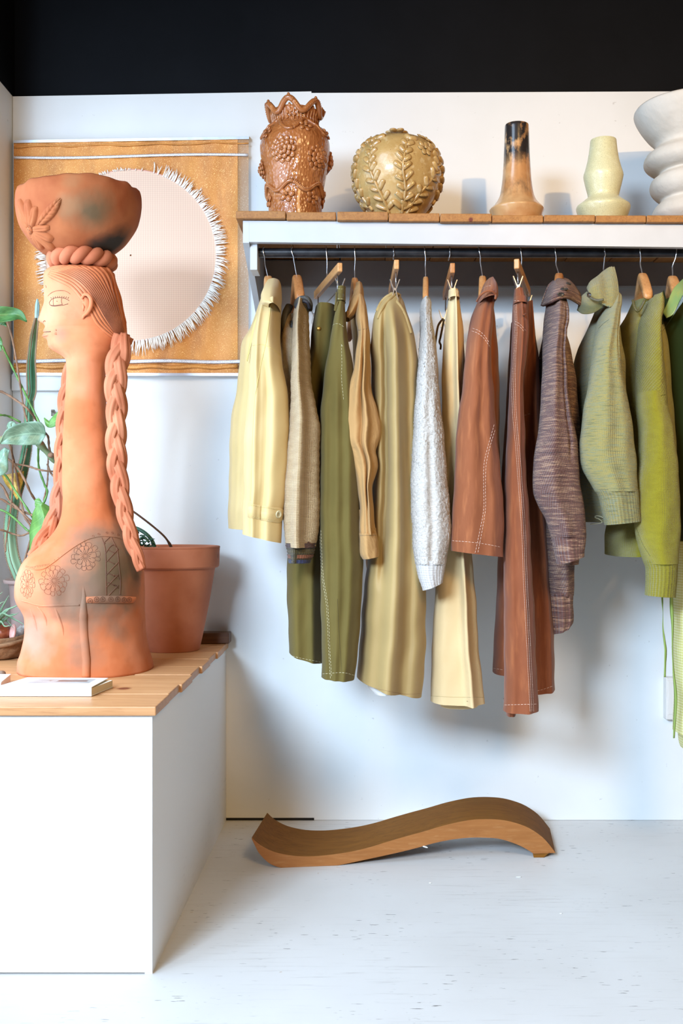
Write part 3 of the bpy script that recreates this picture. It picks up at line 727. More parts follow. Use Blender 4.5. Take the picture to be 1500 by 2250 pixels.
# ---------------------------------------------------------------- vases on the shelf
VD = 2.855; VP = F / VD
def shelf_top(px): return sz(float(np.interp(px, [570, 680, 790, 910, 1020, 1137, 1250, 1363, 1476], tops[:9])))
def lathe(cx, prof, d, n=72, lump=0.0, zmin=None, seed=1, dense=70):
    pp = F / d; mb = MB(); rings = []
    for i, (py, r) in enumerate([(p[0], p[1]) for p in (spline(prof, dense) if dense else prof)]):
        z = EYE + (CY - py) / pp
        if zmin is not None: z = max(z, zmin)
        ring = []
        for j in range(n):
            a = 2 * math.pi * j / n
            rr = r * (1 + lump * (math.sin(3 * a + seed + py * .05) * .5 + .5 * math.sin(7 * a + py * .11)))
            ring.append(Vector(((cx + rr * math.cos(a) - CX) / pp, d + rr * math.sin(a) / pp, z)))
        rings.append(ring)
    return mb.grid(rings, True, True, True)
def glaze(name, c1, c2, c3, rough=.22, bump=None, blobs=(), coat=.4, sp=None):
    m, nt, b = nodes(name); g = NT(nt); setp(b, rough, .5, 0, 0, coat)
    c = g.mix(g.rng(g.noise(9, 5), .36, .64), c1, c2); c = g.mix(g.math('MULTIPLY', g.rng(g.noise(55, 3), .56, .66), .55), c, c3)
    if sp: c = g.mix(g.rng(g.noise(sp[0], 2), sp[1], sp[1] + .03), c, sp[2])
    for loc, r, colr, k in blobs: c = g.mix(g.math('MULTIPLY', g.blob(loc, r, .6, 60), k), c, colr)
    g.link(c, b.inputs['Base Color'])
    if bump == 'stamp':
        v = g.n('ShaderNodeTexVoronoi'); v.feature = 'F1'; v.inputs['Scale'].default_value = 140; g.link(g.vec((1, 1, .62)), v.inputs['Vector'])
        g.link(g.bump(v.outputs['Distance'], .55, .004), b.inputs['Normal'])
    elif bump: g.link(g.bump(g.noise(bump[0], 4), bump[1], .002), b.inputs['Normal'])
    return m
amber = (S(172, 106, 58), S(148, 84, 40), S(196, 136, 86))
m_crown = glaze('amber_glaze_stamped', *amber, rough=.2, bump='stamp'); m_crown_s = glaze('amber_glaze', *amber, rough=.2, bump=(60, .2))
cv = thing('crown_vase', (0, 0, 0), 'amber glazed vase with crown rim and applied flowers, first on the shelf', 'vase')
zb = shelf_top(648); cv.location = (W(648, 465, VD).x, VD, zb); cv['_o'] = tuple(cv.location)
prof = [(495,57),(487,58),(461,58.5),(428,60),(409,63.5),(380,69),(345,75.5),(329,76.5),(317,75.5),(300,69),(291,63),(283,54),(278,49.5),(270,49.5),(259,52.5),(252,54.5),(249,53),(255,48),(275,44),(302,55)]
rmap = pchip([-p[0] for p in prof[:16]], [p[1] for p in prof[:16]])
lathe(648.5, prof, VD, 96, .008, zb).build('body', m_crown, cv)
def vpos(cx, px_r, py, ang, off=0.0):      # ang 0 faces the viewer, positive to the right
    r = (px_r + off) / VP; a = math.radians(ang)
    return Vector(((cx - CX) / VP + r * math.sin(a), VD - r * math.cos(a), EYE + (CY - py) / VP))
def vframe(cx, rf, py, ang):
    dr = (rf(-py + 2) - rf(-py - 2)) / 4.0      # d r / d(up px)
    a = math.radians(ang); out = Vector((math.sin(a), -math.cos(a), 0)); tang = Vector((math.cos(a), math.sin(a), 0))
    up = (Vector((0, 0, 1)) + out * dr).normalized(); return tang, up, tang.cross(up).normalized() * (1 if tang.cross(up).dot(out) > 0 else -1)
# fluted neck, rope bands
fl = MB()
for i in range(40):
    a = i * 9
    fl.tube([vpos(648.5, rmap(-y), y, a, .3) for y in (281, 271, 260, 252)], [.002, .0026, .0028, .002], 5)
fl.build('fluted_neck', m_crown_s, cv)
def band_wave(y0, amp, n, ph, r, off=1.5, seg=120, up=1):
    return [vpos(648.5, rmap(-(y0 - amp * math.cos(math.radians(n * a + ph)))), y0 - amp * math.cos(math.radians(n * a + ph)), a, off) for a in np.linspace(0, 360, seg)]
mb = MB(); mb.tube(band_wave(293, 16, 5, -150, 0, 1.0, 150), .0042, 8, 2, .25, 1, True, 700); mb.build('rope_band', m_crown_s, cv)
mb = MB(); mb.tube(band_wave(426, 9, 6, 30, 0, 2.0, 150), [.0055] * 150, 8); mb.build('wavy_collar', m_crown_s, cv)
mb = MB()
for p in band_wave(423, 9, 6, 30, 0, 5.5, 130): mb.ellipsoid(p, (Vector((.0024, 0, 0)), Vector((0, .0024, 0)), Vector((0, 0, .0024))), 6, 4)
mb.build('bead_row', m_crown_s, cv)
# open crown
cr = []; N6 = 6
for i in range(181):
    a = i * 2.0; w = .5 + .5 * math.cos(math.radians(N6 * (a + 10)))
    cr.append(vpos(648.5, 54 + 7 * w + (1 - w) * 1, 262 - 24 * w, a))
mb = MB(); mb.tube(cr, .0080, 10); mb.build('crown_rim', m_crown_s, cv)
mb = MB()
for k in range(N6):
    a = k * 60 - 10; p = vpos(648.5, 61, 232, a); mb.ellipsoid(p, (Vector((.0045, 0, 0)), Vector((0, .0045, 0)), Vector((0, 0, .0062))), 8, 6)
    p = vpos(648.5, 53, 250, a); mb.ellipsoid(p, (Vector((.004, 0, 0)), Vector((0, .004, 0)), Vector((0, 0, .006))), 8, 6)
    for t in range(-24, 25, 3):
        w = .5 + .5 * math.cos(math.radians(N6 * t)); mb.ellipsoid(vpos(648.5, 55 + 7 * w + 5.8, 261 - 24 * w, a + t), (Vector((.0018, 0, 0)), Vector((0, .0018, 0)), Vector((0, 0, .0018))), 5, 4)
mb.build('crown_bead', m_crown_s, cv)
def vflower(cx, rf, py, ang, R, layers, th=.0035, beads=7):
    """R in metres; layers (n petals, inner frac, outer frac, width frac, lift)"""
    mb = MB(); tg, up, nr = vframe(cx, rf, py, ang); c = vpos(cx, rf(-py), py, ang)
    for (n, r0, r1, w, lift) in layers:
        for i in range(n):
            a = 2 * math.pi * (i + .3 * lift * 100) / n; rad = tg * math.cos(a) + up * math.sin(a); tan = up * math.cos(a) - tg * math.sin(a)
            rm = R * (r0 + r1) / 2; drop = -(rm * rm) / (2 * .09)
            mb.ellipsoid(c + rad * rm + nr * (lift + drop * .7 + .001), (rad * (R * (r1 - r0) / 2), tan * (R * w), nr * th + rad * .0004), 10, 6)
    for i in range(beads):
        a = i * 2.4; r = R * .05 * math.sqrt(i); mb.ellipsoid(c + (tg * math.cos(a) + up * math.sin(a)) * r + nr * (layers[-1][4] + th * 1.2), (tg * .0026, up * .0026, nr * .0026), 6, 5)
    return mb
big = [(11, .54, 1.02, .24, .001), (9, .30, .74, .22, .0050), (6, .06, .46, .20, .0090)]
five = [(5, .16, 1.0, .36, .001)]
for (px_, py, ang, R, ly) in ((0, 352, -17, .037, big), (0, 364, 46, .036, big), (0, 376, -88, .03, big), (0, 352, 108, .034, big), (0, 444, -14, .023, five), (0, 447, 42, .022, five), (0, 440, 96, .022, five), (0, 446, -70, .022, five),
                           (0, 300, 22, .020, [(5, .3, 1.0, .3, .001)]), (0, 308, -52, .020, [(5, .3, 1.0, .3, .001)]), (0, 270, -8, .017, [(5, .3, 1.0, .28, .001)]), (0, 300, 78, .018, five)):
    vflower(648.5, rmap, py, ang, R, ly).build('flower', m_crown_s, cv)
# globe vase
ochre = (S(190, 155, 98), S(166, 130, 74), S(208, 182, 136))
m_globe = glaze('ochre_mottled_glaze', *ochre, rough=.36, bump=(48, 1.0), sp=(190, .68, S(140, 96, 56)),
                blobs=[(W(855, 378, 2.76), .006, S(70, 150, 160), .8), (W(862, 404, 2.76), .005, S(70, 150, 160), .7), (W(826, 410, 2.77), .005, S(80, 150, 160), .6), (W(868, 428, 2.76), .004, S(80, 140, 150), .6), (W(850, 322, 2.77), .022, S(140, 134, 80), .6), (W(838, 408, 2.77), .010, S(120, 80, 50), .5)])
m_globe_s = glaze('ochre_leaf_glaze', S(186, 150, 94), S(160, 122, 68), S(202, 176, 130), rough=.28, bump=(80, .25))
gv = thing('globe_vase', (0, 0, 0), 'round ochre vase covered in applied leaf branches, second on the shelf', 'vase')
zb = shelf_top(873); gv.location = (W(873, 465, VD).x, VD, zb); gv['_o'] = tuple(gv.location); GC = 873
gp = [(495,46),(484,52),(470,60),(455,72),(430,87.5),(405,95),(385,97),(365,95.5),(345,89),(328,78),(316,63),(310,46),(307,28),(306,15),(312,12)]
gmap = pchip([-p[0] for p in gp[:13]], [p[1] for p in gp[:13]])
gb = lathe(GC, gp, VD, 96, .006, zb); gb.build('body', m_globe, gv); GB = gb.bvh()
def branch(path, n, leaf=.037, w=.0078, fwd=1, spread=52):
    """path of (angle, py) on the globe: a stem and pairs of finger shaped leaves"""
    mb = MB(); P = spline(path, 40); pos = lambda a, y, o=0.0: vpos(GC, gmap(-y), y, a, o)
    mb.tube([pos(p[0], p[1], .8) for p in P], [.0052 - .0026 * i / 39 for i in range(40)], 7)
    for k in range(n):
        u = (k + .5) / n; i = min(int(u * 38), 38); a, y = P[i]; a2, y2 = P[i + 1]
        tg, up, nr = vframe(GC, gmap, y, a); dirv = (pos(a2, y2) - pos(a, y)); dirv = (dirv - nr * dirv.dot(nr)).normalized(); sd = nr.cross(dirv)
        for s in (-1, 1):
            sp = math.radians(spread - 12 * u); ld = dirv * math.cos(sp) + sd * (s * math.sin(sp)); L = leaf * (1 - .35 * u) * (1 + .12 * math.sin(k * 5 + s))
            c0 = pos(a, y); q = []
            for t in (0, .3, .6, .85, 1): p = c0 + ld * (L * t) - dirv * (.1 * L * t * t); rel = p - Vector(((GC - CX) / VP, VD, EYE + (CY - 384) / VP)); h = GB.find_nearest(p); q.append(h[0] + nr * .0016)
            mb.tube(q, [w * .7, w * .95, w, w * .98, w * .62], 8, flat=.5)
    tip = P[-1]; return mb
for args in (([(-22,484),(-30,440),(-38,400),(-38,360),(-34,325),(-24,318)], 9), ([(8,484),(10,445),(5,400),(8,365),(14,335),(26,322)], 9), ([(20,486),(30,455),(44,425),(56,395),(60,360),(52,330)], 9),
             ([(-64,470),(-72,430),(-76,390),(-70,350)], 6), ([(88,450),(86,410),(80,370),(74,335)], 6), ([(-100,470),(-106,420),(-104,370),(-96,330)], 6), ([(120,470),(124,420),(124,370)], 5), ([(160,470),(170,420),(160,360),(150,320)], 6), ([(-150,470),(-140,420),(-150,360)], 6)):
    branch(*args).build('leaf_branch', m_globe_s, gv)
branch([(-30,326),(-52,324),(-66,334),(-74,350)], 4, .022).build('leaf_branch', m_globe_s, gv)
for py, ang, R in ((352, 37, .024), (318, 62, .026), (378, -92, .026), (380, 98, .026)):
    vflower(GC, gmap, py, ang, R, [(6, .16, 1.0, .34, .0015)], .0032, 5).build('flower', m_globe_s, gv)
mb = MB(); c = W(871, 291, VD - .02)
for i in range(6):
    a = i * 1.047; rad = Vector((math.cos(a), math.sin(a), 0)); tan = Vector((-math.sin(a), math.cos(a), 0)); mb.ellipsoid(c + rad * .017, (rad * .015, tan * .011, Vector((0, 0, .005))), 10, 6)
mb.build('top_flower', m_globe_s, gv)
# tall necked vase
m_tall, nt, b = nodes('ash_glaze_tall'); g = NT(nt, 'World'); setp(b, .25, .5, 0, 0, .3)
z = g.n('ShaderNodeSeparateXYZ'); g.link(g.geo.outputs['Position'], z.inputs[0])
base = g.mix(g.rng(g.noise(12, 4), .4, .6), S(198, 156, 108), S(178, 126, 78)); nz = g.noise(34, 5, g.vec((1, 1, .55), 'World'), .65)
hz = lambda y: EYE + (CY - y) / VP
top = g.rng(z.outputs[2], hz(395), hz(340)); dark = g.math('MULTIPLY', g.rng(g.math('ADD', g.math('MULTIPLY', nz, .95), g.math('MULTIPLY', top, .16)), .50, .64), top)
c = g.mix(dark, base, S(42, 36, 34)); band = g.math('MULTIPLY', g.rng(nz, .44, .6), g.math('MULTIPLY', g.rng(z.outputs[2], hz(450), hz(425)), g.rng(z.outputs[2], hz(385), hz(412))))
c = g.mix(g.math('MULTIPLY', band, .75), c, S(120, 92, 66)); g.link(c, b.inputs['Base Color']); g.link(g.bump(nz, .15, .002), b.inputs['Normal'])
def single(name, label, cx, prof, m, d=VD, lump=.004, n=72, ang=40, dense=90):
    zb = shelf_top(cx); mb = lathe(cx, prof, d, n, lump, zb, dense=dense)
    return tag(mb.build(name, m, base=(W(cx, 470, d).x, d, zb), ang=ang), label, 'vase')
single('bottle_vase', 'tall slim-necked vase, black mottled top over a flared tan foot', 1135, [(492,49),(478,53.5),(466,58),(462.6,59.4),(461.4,59.4)] + [tuple(p) for p in spline([(459.5,58),(455,53.5),(448,47),(438,40.5),(427,36.5),(398,32),(363,29.5),(320,27.5),(285,26.5),(276.5,26)], 40)] + [(275,25.2),(275.3,24),(290,22),(330,20)], m_tall, dense=0)
m_speck = glaze('speckled_pale_green_glaze', S(206, 200, 158), S(198, 190, 146), S(212, 208, 172), rough=.38, bump=(90, .15), sp=(820, .58, S(164, 154, 118)), coat=.15)
single('angular_vase', 'small speckled pale green vase with angular waist', 1325, [(492,45),(481,50),(470,55),(461,58.2),(457,58.6),(453.5,57.5),(448,50),(440,40),(435.5,34.5),(432.5,33.2),(425,34.6),(408,39),(393,42.4),(387,43.2),(382,42.4),(370,38.6),(352,34),(335,31),(318,29),(310.5,28.4),(308.5,27.6),(308,26),(320,24),(350,28)], m_speck, dense=0)
m_plaster = plain('matte_white_stoneware', S(206, 198, 186), S(197, 188, 175), 14, .85, 55, .55, .003, .2)
single('pedestal_bowl_vase', 'large white stoneware vase of stacked rounded forms at the right end of the shelf', 1522, [(500,60),(486,80),(473,88),(458,83),(446,72),(440,68),(432,80),(420,90),(408,92.5),(396,88),(386,76),(381,72),(374,90),(364,102),(355,105),(342,100),(332,88),(324,80),(316,82),(300,97),(280,112),(262,122),(250,126),(244,126),(240,123),(246,116),(270,104),(300,84)], m_plaster, 2.90, .006, 96, None, 120)
# ---------------------------------------------------------------- clothes on the rod
SL_D = [(0, 2.76), (.12, 2.69), (.28, 2.61), (1, 2.585)]; SL_B = [(0, .075), (.10, .085), (.3, .055), (1, .045)]
BD_D = [(0, 2.83), (1, 2.85)]; BD_B = [(0, .06), (.10, .13), (.25, .18), (1, .17)]
def loft(rows, dprof=SL_D, bprof=SL_B, folds=(), tilt=0.0, n=80, m=110, wob=1.0, ex=2.3, seed=0, side=0.0, hem=True, ripple=0.0):
    """a hanging tube of cloth through measured rows (y, left, right); folds = (u top, u bottom, width, height in m, v from, v to)
    side turns the section so that its near edge leans to one side"""
    ys_ = [r[0] for r in rows]; fL = pchip(ys_, [r[1] for r in rows]); fR = pchip(ys_, [r[2] for r in rows])
    fd = pchip([p[0] for p in dprof], [p[1] for p in dprof]); fb = pchip([p[0] for p in bprof], [p[1] for p in bprof])
    rn = random.Random(seed); ph = [rn.uniform(0, 6.28) for _ in range(8)]; rings = []; uvs = []
    T = [i / (m - 1) for i in range(m)]; um = 2.2 * (np.mean([r[2] - r[1] for r in rows]) + 900 * np.mean([q[1] for q in bprof])) / 860
    def ring(t, shrink=1.0, dzz=0.0):
        py = ys_[0] + (ys_[-1] - ys_[0]) * t; l, r = fL(py), fR(py); d0 = fd(t); b = fb(t) * shrink; cx = (l + r) / 2; a = (r - l) / 2 * shrink
        l2 = wob * (.9 * math.sin(py * .031 + ph[0]) + .6 * math.sin(py * .083 + ph[1])); R = []; U = []
        for j in range(n + 1):
            th_ = 2 * math.pi * j / n + math.pi / 2; c, s = math.cos(th_), math.sin(th_)
            u = math.copysign(abs(c) ** (2 / ex), c); sv = math.copysign(abs(s) ** (2 / ex), s); dy = b * sv
            if s < 0:
                k = (1 - abs(u) ** 4)
                for (u0, u1, w, h, v0, v1) in folds:
                    f = min(1, max(0, (t - v0) / .08 + .0)) * min(1, max(0, (v1 - t) / .08)) if not (v0 <= 0 and v1 >= 1) else 1
                    uc = u0 + (u1 - u0) * t + .018 * math.sin(t * 5 + ph[2] + u0 * 9); dy -= k * f * h * (.62 if h < .03 else .9) * math.exp(-((u - uc) / w) ** 2)
                dy += k * wob * (.0012 * math.sin(py * .021 + u * 3 + ph[3]) * math.sin(u * 3 + py * .010 + ph[4]) + .0006 * math.sin(py * .06 + u * 7 + ph[5]))
            px = cx + a * u + l2 * (.5 if s > 0 else 1) * abs(u)
            if ripple: px += ripple * math.sin(py * .9) * abs(u)
            yt = py + tilt * u * (t ** 3) + dzz
            p = W(px, yt, d0)                         # outline measured at the middle of the tube
            p.z = EYE + (CY - yt) * (d0 - .8 * b) / F
            p.y += dy + side * u * a / 860; R.append(p); U.append((th_ / 6.2832 * um, p.z))
        return R, U
    for t in T:
        R, U = ring(t); rings.append(R); uvs.append(U)
    mb = MB().grid(rings, False, uvs=uvs)
    if hem:
        r1, u1 = rings[-1], uvs[-1]; r2, u2 = ring(1, .93, -1.0); r3, u3 = ring(1, .90, -14.0); r4, _ = ring(1, .05, -16.0)
        mb.grid([r1, r2, r3, r4], False, uvs=[u1, u2, u3, u3])
    r0, u0 = rings[0], uvs[0]; q0, _ = ring(0, .8, 1.5); q1, _ = ring(0, .05, 3.0); mb.grid([q1, q0, r0], False, uvs=[u0, u0, u0])
    return mb
HG = 'wooden hangers on the rod'
m_hang = wood('beech_hanger', S(208, 156, 102), S(190, 134, 82), S(152, 98, 54), 'Y', 1.6, .4); m_hang_d = wood('tan_hanger', S(182, 124, 74), S(162, 104, 58), S(122, 74, 40), 'Y', 1.6, .4)
m_chrome = plain('chrome_wire', S(206, 206, 208), S(180, 180, 182), 30, .2, bstr=0, metal=.9)
def hook(par, top, mid, neck, turn=1):
    """wire hook: over the rod and down to the hanger; px points at the rod"""
    d = RD; xr = W(top[0], 0, d).x; cz = RZ; q = []; R = .0165
    for a in np.linspace(math.radians(-150), math.radians(0), 16): q.append(Vector((xr - .0006 * turn * math.degrees(a) / 60, d - R * math.cos(a) * 1.0, cz - R * math.sin(a) if False else cz + R * math.sin(-a))))
    q = [Vector((xr, d + R * math.cos(a), cz + R * math.sin(a))) for a in np.linspace(math.radians(-35), math.radians(180), 18)]
    e = q[-1]; mid3 = W(mid[0], mid[1], d - .010); n3 = W(neck[0], neck[1], d - .001)
    q2 = [Vector(v) for v in spline([q[-2], e, e + (mid3 - e) * .5 + Vector((.0015 * turn, -.001, 0)), mid3, mid3 + (n3 - mid3) * .5, n3], 22)]
    MB().tube(q + q2[3:], .0016, 7).build('hook', m_chrome, par)
def shirt_hanger(label, hook_px, neck, w=13, front=None, lean=0.0, m=None, wood_d=RD):
    """curved wooden shoulder hanger seen from its end; neck = pixel of the top of the wood"""
    t = thing('hanger', W(neck[0], neck[1], wood_d), label, 'hanger', HG)
    hook(t, hook_px[0], hook_px[1], (neck[0], neck[1] + 4))
    mb = MB(); rings = []; X0 = (neck[0] - CX) * wood_d / F; dX = 0 if front is None else (front - CX) * (wood_d - .17) / F - X0
    for s in np.linspace(-.62, 1, 33):
        k = abs(s); d = wood_d + .17 * s; zc = EYE + (CY - neck[1]) * wood_d / F - .016 - .125 * k ** 1.25
        hh = .017 * (1 - .35 * k); ww = w / 830 / 2; c = Vector((X0 - dX * s, d, zc))
        if k == 1 or s < -.61: hh *= .6; ww *= .6
        rings.append([c + Vector((ww * math.copysign(abs(math.cos(a)) ** .6, math.cos(a)), 0, hh * math.copysign(abs(math.sin(a)) ** .6, math.sin(a)))) for a in np.linspace(0, 2 * math.pi, 16, endpoint=False)])
    mb.grid(rings, True, True, True).build('wooden_arms', m or m_hang, t)
    return t
def clip_hanger(label, hook_px, near, far, hh, ww, clips, m=None, nd=2.64, fdp=2.98):
    """trouser hanger: straight wooden bar seen from its end, wire below with two clips; near/far = centre pixels of the bar ends"""
    a = W(near[0], near[1], nd); b = W(far[0], far[1], fdp); a.z = b.z = (a.z + b.z) / 2 + 0.0
    t = thing('hanger', (a + b) / 2, label, 'hanger', HG)
    hook(t, hook_px[0], hook_px[1], hook_px[2])
    ax = (b - a).normalized(); sd = ax.cross(Vector((0, 0, 1))).normalized(); hz = hh / 857 / 2; hw = ww / 857 / 2
    P = [a - sd * hw - Vector((0, 0, hz)), a + sd * hw - Vector((0, 0, hz)), b + sd * hw - Vector((0, 0, hz)), b - sd * hw - Vector((0, 0, hz)), a - sd * hw + Vector((0, 0, hz)), a + sd * hw + Vector((0, 0, hz)), b + sd * hw + Vector((0, 0, hz)), b - sd * hw + Vector((0, 0, hz))]
    o = MB().prism8(P).build('wooden_bar', m or m_hang, t, False); bevel(o, .0025, 3)
    low = hh / 857 / 2
    q = [a + ax * .035 - Vector((0, 0, low)), a + ax * .033 - Vector((0, 0, low + .035)), a + ax * .05 - Vector((0, 0, low + .043)), b - ax * .05 - Vector((0, 0, low + .043)), b - ax * .033 - Vector((0, 0, low + .035)), b - ax * .035 - Vector((0, 0, low))]
    MB().tube(q, .0017, 6).build('clip_wire', m_chrome, t)
    for (cx_, cy_, d) in clips:
        c = W(cx_, cy_, d); mb = MB()
        for s in (-1, 1):
            mb.prism8([c + Vector((s * x, y, z)) for x, y, z in ((.001, -.010, -.004), (.0035, -.010, -.004), (.0035, .010, -.004), (.001, .010, -.004), (.011, -.006, .024), (.0135, -.006, .024), (.0135, .006, .024), (.011, .006, .024))])
            mb.prism8([c + Vector((s * x, y, z)) for x, y, z in ((.006, -.011, -.026), (.0078, -.011, -.026), (.0078, .011, -.026), (.006, .011, -.026), (.001, -.011, -.003), (.003, -.011, -.003), (.003, .011, -.003), (.001, .011, -.003))])
        mb.tube([c + Vector((0, -.009, -.002)), c + Vector((0, .009, -.002))], .0035, 8)
        mb.build('clip', m_chrome, t, False)
    return t
GG = 'clothes on the long rod'
def garment(name, base_px, label, cat):
    return thing(name, W(base_px[0], base_px[1], RD), label, cat, GG)
def button(par, px, py, d, r, m, bv=None, squash=1.0, nrm=None, hole=True):
    if bv is not None: c, n = proj(bv, px, py, d, .001)
    else: c, n = W(px, py, d), Vector((0, -1, 0))
    if nrm is not None: n = Vector(nrm).normalized()
    a = n.cross(Vector((0, 0, 1))).normalized(); b = a.cross(n).normalized(); R = r / 860; rings = []
    for k, h in ((.05, .0010), (.62, .0010), (.72, .0022), (.95, .0022), (1, .0010), (.95, -.0012)): rings.append([c + (a * math.cos(t) + b * math.sin(t) * squash) * (R * k) + n * h for t in np.linspace(0, 6.2832, 20, endpoint=False)])
    bo = MB().grid(rings, True, True, True).build('button', m, par)
    if hole:
        mb = MB()
        for i in range(4): mb.ellipsoid(c + (a * math.cos(i * 1.57 + .8) + b * math.sin(i * 1.57 + .8) * squash) * (R * .25) + n * .001, (a * R * .11, b * R * .11, n * .0005), 6, 4)
        mb.build('button_holes', m_gap, bo)
def strip(bv, top, bot, d, th=.0022, off=.0012, n=30):
    """a flat sewn-on band between two pixel lines, lying on the cloth"""
    A = spline(top, n); B = spline(bot, n); rows = []
    for a, b in zip(A, B):
        rows.append([proj(bv, a[0] + (b[0] - a[0]) * k, a[1] + (b[1] - a[1]) * k, d, o)[0] for k, o in ((0, -.001), (.06, off + th), (.5, off + th), (.94, off + th), (1, -.001))])
    return MB().grid(rows, False)
# --- 1 pale yellow jacket
m_yel = cloth('pale_yellow_cotton', S(200, 174, 122), S(191, 164, 108), 1500, .15, .62, .1, spec=.3); m_yels = cloth('yellow_seam', S(200, 180, 112), None)
shirt_hanger('pale wooden hanger in the yellow jacket, first from the left', ((579, 545), (582, 580)), (589, 606), 20, 592)
G = garment('yellow_jacket', (590, 640), 'pale yellow cotton jacket with buttoned cuff tab, first on the rod from the left', 'jacket')
bd = loft([(648,574,612),(690,561,617),(718,550,619),(748,534,621),(800,527,624),(852,521,627),(922,510,631),(1024,505,628),(1120,504,616),(1165,504,606)], BD_D, [(0,.05),(.12,.11),(.3,.13),(1,.12)], [(-.85,-.8,.10,.02,.15,1),(-.55,-.5,.16,.02,.1,1),(-.2,-.1,.2,.02,.1,1)], 4, seed=1)
bd.build('body', m_yel, G)
sl = loft([(640,578,616),(664,572,617),(700,563,615),(722,559,615),(758,554,617),(800,549,621),(824,547,626),(893,542,634),(950,538,636),(1024,536,633),(1090,535,626),(1140,534,620),(1184,534,618)], folds=[(-.52,-.42,.16,.020,0,2),(-.92,-.85,.12,.01,.2,2),(.45,.35,.3,.014,0,2),(.1,.05,.12,-.012,.25,2)], tilt=10, seed=2)
SO = sl.build('sleeve', m_yel, G); b_ = sl.bvh()
col = loft([(613,588,614),(620,583,617),(632,578,618),(645,574,618),(656,574,616.5),(664,577,615),(669,592,614)], [(0,2.80),(.4,2.735),(1,2.665)], [(0,.03),(.4,.075),(1,.085)], [(.25,.3,.4,.01,0,2)], m=40, hem=True, seed=3, wob=.3)
col.build('collar', m_yel, G)
lp = MB().extrude([W(566,690,2.70), W(560,722,2.69), W(543,794,2.68), W(541,792,2.68), W(551,742,2.69), W(557,712,2.70)], (0, .006, 0)); lp.build('lapel', m_yels, G, False)
ms = MB()
for L in ([(555,759),(573,757),(596,765),(610,776),(617,783)], [(595,664),(592,695),(584,753),(574,797),(565,845),(560,872),(555,956),(553,1024),(550,1100)], [(549,1140),(549,1172)]): seam(ms, b_, L, .0010)
ms.build('seam', m_yels, G)
tb = strip(b_, [(548,1105),(575,1110),(600,1114),(617,1116),(622,1122)], [(546,1138),(575,1144),(600,1149),(614,1149),(622,1138)], 2.58); tb.build('cuff_tab', m_yel, SO); tbv = tb.bvh()
ms = MB(); stitch(ms, tbv, [(550,1110),(580,1115),(612,1120)], .0005, 4, 2); stitch(ms, tbv, [(549,1133),(580,1140),(608,1144)], .0005, 4, 2); ms.build('stitching', m_yels, G)
m_horn = plain('pale_horn_button', S(206, 196, 160), S(176, 164, 128), 60, .25, bstr=0); button(G, 611, 1130, 2.57, 8.5, m_horn, tbv)
# --- 2 cream knit cardigan
m_cream = knit('cream_knit', [S(198, 164, 118), S(212, 182, 136)], .0050, .0042, .9, (30, 60)); m_trim = knit('olive_rib', [S(54, 44, 18), S(92, 74, 28)], .0026, .006, 1.0, (8, 160), rib=True); m_trimb = knit('dark_brown_edge', [S(58, 34, 30), S(104, 58, 34)], .003, .004, .9, (60, 60)); m_trimr = knit('rust_stripe', [S(120, 66, 36)], .003, .004, .9, rib=True)
m_trimd = knit('navy_rib', [S(40, 42, 70)], .004, .005, .9, rib=True)
shirt_hanger('pale wooden hanger in the cream knit cardigan, second from the left', ((641, 545), (646, 575)), (652, 604), 22, 663, m=m_hang_d)
G = garment('cream_cardigan', (655, 660), 'cream knit cardigan with dark striped trim hanging behind the yellow jacket', 'cardigan')
loft([(690,626,672),(760,618,678),(830,622,684),(900,626,690),(1050,634,690),(1120,640,690),(1165,646,688)], BD_D, BD_B, [(-.6,-.6,.2,.015,0,2)], seed=4).build('body', m_cream, G)
sl = loft([(662,652,677),(671,648,679),(691,644,678),(715,642,678),(766,641,681),(830,640,684),(888,638,694),(939,634,702),(1024,628,702),(1092,623,702),(1143,622,701),(1180,625,697),(1203,629,694)], folds=[(-.05,-.15,.34,.050,0,2)], bprof=[(0,.05),(.15,.06),(.4,.045),(1,.04)], seed=5, ripple=.5)
SO = sl.build('sleeve', m_cream, G)
loft([(1194,628,695),(1199,629,695),(1204,629.5,694.5)], [(0,2.585),(1,2.585)], [(0,.050),(1,.048)], m=10, n=120, seed=6, ripple=.8).build('cuff_stripe', m_trimb, SO)
loft([(1202,630,693.5),(1212,632,692),(1222,633,688),(1237,635,681)], [(0,2.585),(1,2.585)], [(0,.044),(1,.034)], [(-.5,-.5,.3,.012,0,2)], m=26, n=120, seed=6, ripple=.8).build('cuff', m_trim, SO)
loft([(1219,632,690),(1223,632.5,688.5),(1227,633,687)], [(0,2.585),(1,2.585)], [(0,.042),(1,.040)], m=10, n=120, seed=6, ripple=.6).build('cuff_stripe', m_trimr, SO)
loft([(1230,633,684),(1238,634,681)], [(0,2.585),(1,2.585)], [(0,.040),(1,.036)], m=10, seed=6).build('cuff_edge', m_trimd, SO)
mb = MB(); q = [Vector(v) for v in spline([W(650,672,2.715), W(654,661,2.705), W(664,655,2.70), W(675,657,2.695), W(681,668,2.70), W(681,680,2.72)], 24)]; mb.tube(q, .0062, 10, 10, .12); mb.build('neck_trim', m_trim, G)
mb = MB(); q = [Vector(v) for v in spline([W(650,677,2.695), W(655,667,2.688), W(665,662,2.685), W(675,665,2.685), W(680,677,2.70)], 24)]; mb.tube(q, .0045, 8); mb.build('neck_trim_edge', m_trimd, G)
mb = MB(); q = [Vector(v) for v in spline([W(636,672,2.80), W(628,690,2.77), W(626,712,2.75), W(631,732,2.74), W(639,728,2.73), W(642,706,2.73)], 28)]; mb.tube(q, .010, 10, 10, .1, .6); mb.build('front_trim', m_trim, G)
